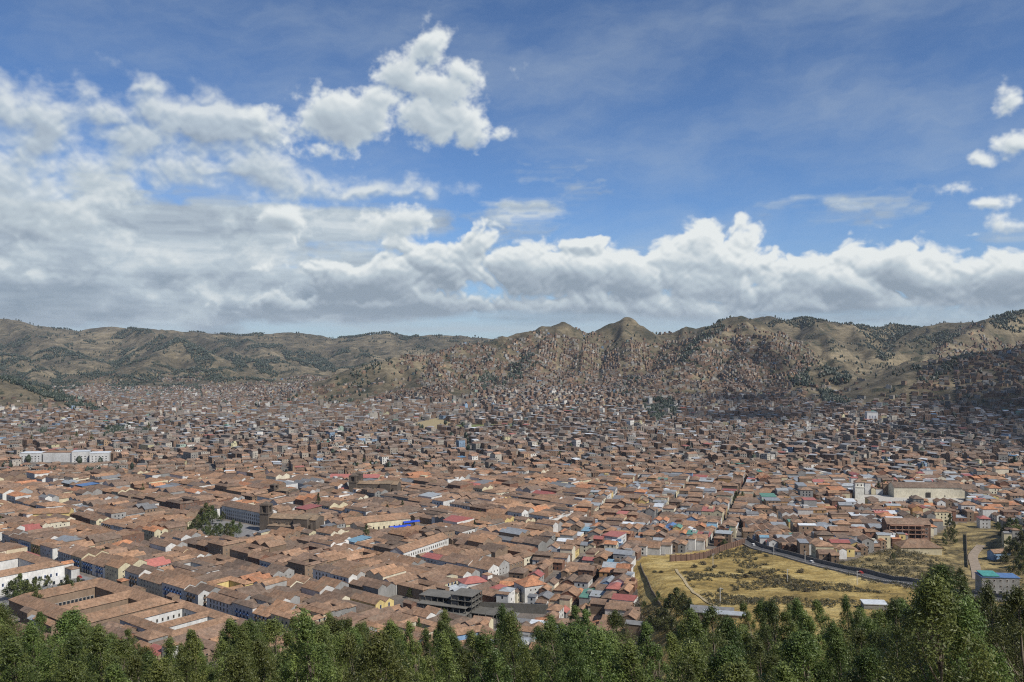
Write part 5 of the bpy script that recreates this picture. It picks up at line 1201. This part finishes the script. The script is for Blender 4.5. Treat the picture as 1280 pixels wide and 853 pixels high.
# woods on the far hills
def woods():
    polys = [[(640, 458), (668, 440), (672, 455), (650, 470), (632, 475)], [(596, 470), (620, 462), (625, 480), (605, 492)], [(150, 447), (175, 440), (230, 428), (150, 440)], [(60, 470), (100, 478), (95, 490), (70, 488)], [(130, 488), (165, 470), (170, 490), (145, 500)], [(180, 490), (220, 484), (225, 497), (185, 498)], [(228, 430), (255, 434), (285, 470), (270, 480), (250, 462)], [(290, 445), (310, 450), (305, 466), (292, 462)], [(318, 456), (336, 450), (345, 468), (325, 468)], [(350, 440), (395, 440), (420, 460), (400, 462), (360, 452)], [(230, 482), (250, 482), (250, 494), (232, 494)],
             [(850, 448), (880, 418), (905, 402), (908, 408), (870, 440), (852, 456)], [(985, 470), (1012, 462), (1020, 485), (990, 482)], [(1022, 485), (1060, 500), (1062, 510), (1030, 505)], [(1030, 460), (1060, 465), (1060, 482), (1036, 478)], [(1080, 425), (1120, 422), (1118, 438), (1086, 436)], [(1140, 426), (1200, 412), (1200, 422), (1150, 438)], [(1095, 445), (1118, 440), (1116, 452), (1100, 456)], [(1150, 475), (1180, 456), (1212, 440), (1215, 446), (1180, 466), (1158, 482)], [(1235, 392), (1290, 386), (1290, 420), (1240, 410)], [(985, 398), (1020, 398), (1015, 410), (990, 408)], [(0, 462), (30, 470), (100, 505), (150, 520), (150, 526), (90, 510), (0, 474)],
             [(800, 505), (840, 500), (850, 520), (815, 528)], [(740, 330), (742, 330), (742, 331)], [(30, 545), (60, 540), (60, 552), (32, 555)], [(130, 540), (150, 534), (190, 538), (190, 546), (134, 552)]]
    # many candidates over the far slopes, kept where they are seen inside the wooded patches
    n = 420000; y = rng.uniform(1120, 7300, n); x = rng.uniform(-.62, .62, n) * y; z = G(x, y); px = 640 + x / y * F; py = HZ + (CAMZ - z) / y * F
    keep = np.zeros(n, bool)
    wob = (fbm(x / 60, y / 60, 401, 3) - .5) * 14
    for p in polys: keep |= inpoly(px + wob, py + wob, p)
    keep &= fbm(x / 50, y / 50, 409, 3) > .36
    keep |= (fbm(x / 260, y / 200, 411, 4) > .63) & (y > 4200)
    keep |= (fbm(x / 120, y / 120, 412, 4) > .66) & (rng.random(n) < .12) & (y > 2400)
    keep |= (rng.random(n) < .03) & (y < 3600) & (fbm(x / 35, y / 35, 421, 3) > .58)
    # crest trees
    keep |= (z > 250) & (y < 4800) & (rng.random(n) < .03) & (fbm(x / 70, y / 70, 415, 3) > .58)
    x, y, z = x[keep], y[keep], z[keep]; m = len(x); print('woods', m)
    h = rng.uniform(6, 13, m) * np.where(y > 5000, 1.3, 1); r_ = h * rng.uniform(.22, .42, m); k = 6; th = np.linspace(0, 2 * np.pi, k, endpoint=False)[None] + rng.uniform(0, 6, (m, 1))
    V = []
    for zf, rf in ((.12, .55), (.45, 1.0), (.8, .55)):
        rr = r_[:, None] * rf * rng.uniform(.7, 1.3, (m, k)); V.append(np.stack([x[:, None] + rr * np.cos(th), y[:, None] + rr * np.sin(th), z[:, None] + h[:, None] * (zf + rng.uniform(-.06, .06, (m, k)))], -1))
    V.append(np.stack([x, y, z + h], -1)[:, None]); V.append(np.stack([x, y, z - 2], -1)[:, None]); V = np.concatenate(V, 1); nv = V.shape[1]
    q = []; t = []
    for a in range(2):
        for j in range(k): q.append((a * k + j, a * k + (j + 1) % k, (a + 1) * k + (j + 1) % k, (a + 1) * k + j))
    for j in range(k): t.append((2 * k + j, 2 * k + (j + 1) % k, 3 * k)); t.append(((j + 1) % k, j, 3 * k + 1))
    off = (np.arange(m) * nv)[:, None, None]; Q = (off + np.array(q)[None]).reshape(-1, 4); Tt = (off + np.array(t)[None]).reshape(-1, 3)
    c = rng.random(m); c = np.concatenate([np.repeat(c, len(q)), np.repeat(c, len(t))]); o = mesh_obj('woods', V.reshape(-1, 3), [Q, Tt], M_wood, col=np.stack([c, c, c], -1)); tag(o, 'dark eucalyptus woods and single trees scattered over the far hillsides', 'woods', kind='stuff')
M_wood = leaf_mat('wood_leaves', (.012, .020, .011), (.03, .04, .02), 0)
woods()

# ------------------------------------------------------------------ small things
def pole(px, py, h, label):
    x, y = W0(px, py); z = g1(x, y); e = empty('utility_pole', (x, y, z)); tag(e, label, 'pole', 'poles on the dry field'); B = Bag(); B.box(0, 0, -1, h, .32, .32, 0, (.5, .49, .46)); B.build('post', MATS, e); B = Bag(); B.box(.5, 0, h - .5, h - .3, 1.8, .16, 0, (.45, .44, .42), 0, True); B.build('cross_arm', MATS, e)
pole(891, 708, 9, 'pale concrete pole on the dry field close to the stepped brick wall'); pole(967, 694, 9, 'pale concrete pole standing beside the curving road near the brick wall'); pole(984, 728, 8, 'pale concrete pole among bushes in the middle of the dry field'); pole(900, 754, 8, 'short pale pole behind the farm shed'); pole(1006, 704, 8.5, 'pale concrete pole halfway along the curving road'); pole(1071, 731, 8.5, 'pale concrete pole near the lower end of the curving road')
LASTV = [None]
def vehicle(px, py, a, c, label, L=4.3, hgt=1.5, cat='car', name='car', pt=None):
    x, y = pt or W0(px, py); z = g1(x, y) + .25; e = empty(name, (x, y, z), a); LASTV[0] = e; tag(e, label, cat, 'cars on the squares and streets'); B = Bag(); w = 1.75
    B.box(0, 0, .35, hgt * .58, L, w, 0, c, 2, True); B.slab(-.15 * (name == 'car'), 0, hgt * .58, L * (.56 if name == 'car' else .86), w * .9, hgt * .4, 0, 0, c, 2); B.build('body', MATS, e)
    B = Bag(); B.box(-.15 * (name == 'car'), 0, hgt * .62, hgt * .9, L * (.58 if name == 'car' else .87), w * .92, 0, (.02, .02, .025), 3); B.build('glazing', MATS, e)
    for sx_ in (-1, 1):
        for sy_ in (-1, 1):
            th = np.linspace(0, 2 * np.pi, 12, endpoint=False); V = np.concatenate([np.column_stack([sx_ * L * .31 + .33 * np.cos(th), np.full(12, sy_ * w * .5 + q), .33 + .33 * np.sin(th)]) for q in (-.12, .12)])
            Qw = np.array([(j, (j + 1) % 12, 12 + (j + 1) % 12, 12 + j) for j in range(12)]); mesh_obj('wheel', V, [Qw, np.arange(12)[None, ::-1], np.arange(12, 24)[None]], M_tyre, e)
M_tyre = plain('tyre', (.02, .02, .02), .8)
vehicle(126, 737, AL, (.75, .75, .74), 'white van parked on the street corner right of the shady square', 5.4, 2.3, 'van', 'van', TS(-604, 309))
CC = [((.6, .6, .6), 'silver'), ((.05, .05, .06), 'black'), ((.4, .05, .04), 'red'), ((.7, .7, .68), 'white'), ((.08, .12, .25), 'blue')]
for i, (t, s, ci) in enumerate([(-622, 309.5, 0), (-632, 309.5, 1), (-644, 313, 2), (-606, 296, 3), (-604, 286, 0), (-590, 316, 4), (-560, 317.5, 3), (-530, 317.5, 1)]):
    vehicle(0, 0, AL if i != 3 and i != 4 else AL + math.pi / 2, CC[ci][0], ['silver car parked on the street beside the shady square', 'black car parked on the paving of the shady square', 'red car at the far corner of the shady square', 'white car parked sideways on the right edge of the shady square', 'silver car parked sideways on the right edge of the shady square', 'blue car at the start of the long balcony street', 'white car in the long balcony street', 'black car farther down the long balcony street'][i], pt=TS(t, s))
for i, (px, py, ci) in enumerate([(318, 668, 3), (326, 666, 0), (334, 668, 2), (310, 671, 1), (302, 676, 3), (342, 667, 0)]):
    vehicle(px, py, R(-14), CC[ci][0], ['white car on the second leafy square closest to the stone church tower but one', 'silver car in front of the stone church tower', 'red car in front of the stone church', 'black car on the second leafy square', 'white car nearest the trees of the second leafy square', 'silver car right of the red car by the stone church'][i])
items = []
def street_car(x, y, a):
    ci = int(tr.integers(5)); vehicle(0, 0, a, CC[ci][0], 'car', pt=(x, y)); items.append((LASTV[0], x, y, CC[ci][1] + ' car parked in the street'))
for sv in (318.0, 403.0, 488.5):
    for tv in np.arange(-690, -330, 11.0):
        if tr.random() < .33:
            x, y = TS(tv + tr.uniform(-2, 2), sv); px = 640 + x / y * F
            if px > 0 and not blocked(np.array([x]), np.array([y]))[0]: street_car(x, y, AL)
for k in range(9):
    x, y = W0(1088 + k * 12 + tr.uniform(-2, 2), 628 + tr.uniform(-1, 2)); street_car(x, y, R(-3))
for k in (4, 9, 15, 22):
    street_car(rp[k][0] + rn[k][0] * 2, rp[k][1] + rn[k][1] * 2, math.atan2(rp[k + 1][1] - rp[k][1], rp[k + 1][0] - rp[k][0]))
rank_labels(items, MK2, None)
# a kiosk in the convent patio is left to the houses; a stone fountain on the second square
x, y = W0(282, 667); e = empty('fountain', (x, y, g1(x, y) + .2)); tag(e, 'round pale stone fountain in the middle of the second leafy square', 'fountain')
for nm, r0, h0, h1 in (('basin', 3.0, 0, .8), ('stem', .5, .8, 2.4), ('bowl', 1.4, 2.4, 2.7)):
    th = np.linspace(0, 2 * np.pi, 16, endpoint=False); V = np.concatenate([np.column_stack([r0 * k * np.cos(th), r0 * k * np.sin(th), np.full(16, z)]) for z, k in ((h0, .9), (h1, 1.0))]); mesh_obj(nm, V, [np.array([(j, (j + 1) % 16, 16 + (j + 1) % 16, 16 + j) for j in range(16)]), np.arange(16, 32)[None], np.arange(16)[None, ::-1]], M_paving, e)

# ------------------------------------------------------------------ air and a passing cloud
def haze():
    co_ = np.empty(len(ground.data.vertices) * 3, np.float32); ground.data.vertices.foreach_get('co', co_); co_ = co_.reshape(-1, 3); zmin = float(co_[:, 2].min()) - 1; zmax = float(co_[:, 2].max()) + 25
    B_ = Bag(); B_.box(0, 0, zmin, zmax, 19400, 19400, 0, (1, 1, 1), 0, True)
    m = bpy.data.materials.new('air'); m.use_nodes = True; nt = m.node_tree; nt.nodes.clear(); o = nt.nodes.new('ShaderNodeOutputMaterial'); v = nt.nodes.new('ShaderNodeVolumePrincipled'); v.inputs['Color'].default_value = (.74, .86, 1.0, 1); v.inputs['Density'].default_value = HAZE; v.inputs['Anisotropy'].default_value = 0.0; nt.links.new(v.outputs[0], o.inputs['Volume'])
    ob = B_.build('haze', m); tag(ob, 'thin bluish air over the valley', 'haze', kind='stuff')
HAZE = 2.3e-5
haze()
def cloud(gx, gy, rx, ry, n, alt, seed):
    """a cumulus drifting over the valley, outside the view, on the sun's side of the ground it shades"""
    r = np.random.default_rng(seed); k = (alt) / math.tan(SUN_EL); cx, cy = gx + math.sin(SUN_AZ) * k, gy + math.cos(SUN_AZ) * k
    import bmesh
    bm = bmesh.new(); bmesh.ops.create_icosphere(bm, subdivisions=3, radius=1); base = np.array([v.co[:] for v in bm.verts]); F3 = np.array([[v.index for v in f.verts] for f in bm.faces]); bm.free(); V = []; Q = []
    for i in range(n):
        a = r.uniform(0, 6.28); q = r.random() ** .5; x, y = cx + rx * q * math.cos(a), cy + ry * q * math.sin(a); s = r.uniform(.10, .24) * min(rx, ry) * (1.25 - q * .6)
        d = 1 + .22 * (vnoise(base[:, 0] * 2.2 + i, base[:, 1] * 2.2 + base[:, 2] * 1.7, seed) - .5) + .16 * (vnoise(base[:, 0] * 6 + i, base[:, 1] * 6 + base[:, 2] * 5, seed + 1) - .5)
        p = base * d[:, None] * s; p[:, 2] = np.where(p[:, 2] < 0, p[:, 2] * .3, p[:, 2] * .75); V.append(p + (x, y, alt + s * .1)); Q.append(F3 + i * len(base))
    o = mesh_obj('cloud', np.concatenate(V), np.concatenate(Q), M_cloud, smooth=True); tag(o, kind='structure')
M_cloud = plain('cloud_vapour', (.85, .86, .88), 1, .02)
_nt = M_cloud.node_tree; _b = _nt.nodes['Principled BSDF']; _t = _nt.nodes.new('ShaderNodeBsdfTransparent'); _m = _nt.nodes.new('ShaderNodeMixShader'); _m.inputs[0].default_value = .835
_nt.links.new(_b.outputs[0], _m.inputs[1]); _nt.links.new(_t.outputs[0], _m.inputs[2]); _nt.links.new(_m.outputs[0], [n for n in _nt.nodes if n.type == 'OUTPUT_MATERIAL'][0].inputs[0])
cloud(1150, 1950, 820, 700, 80, 1600, 5)
cloud(110, 110, 75, 90, 34, 1500, 8)
cloud(700, 3000, 420, 260, 26, 1700, 9)
SC.cycles.volume_step_rate = 1.0
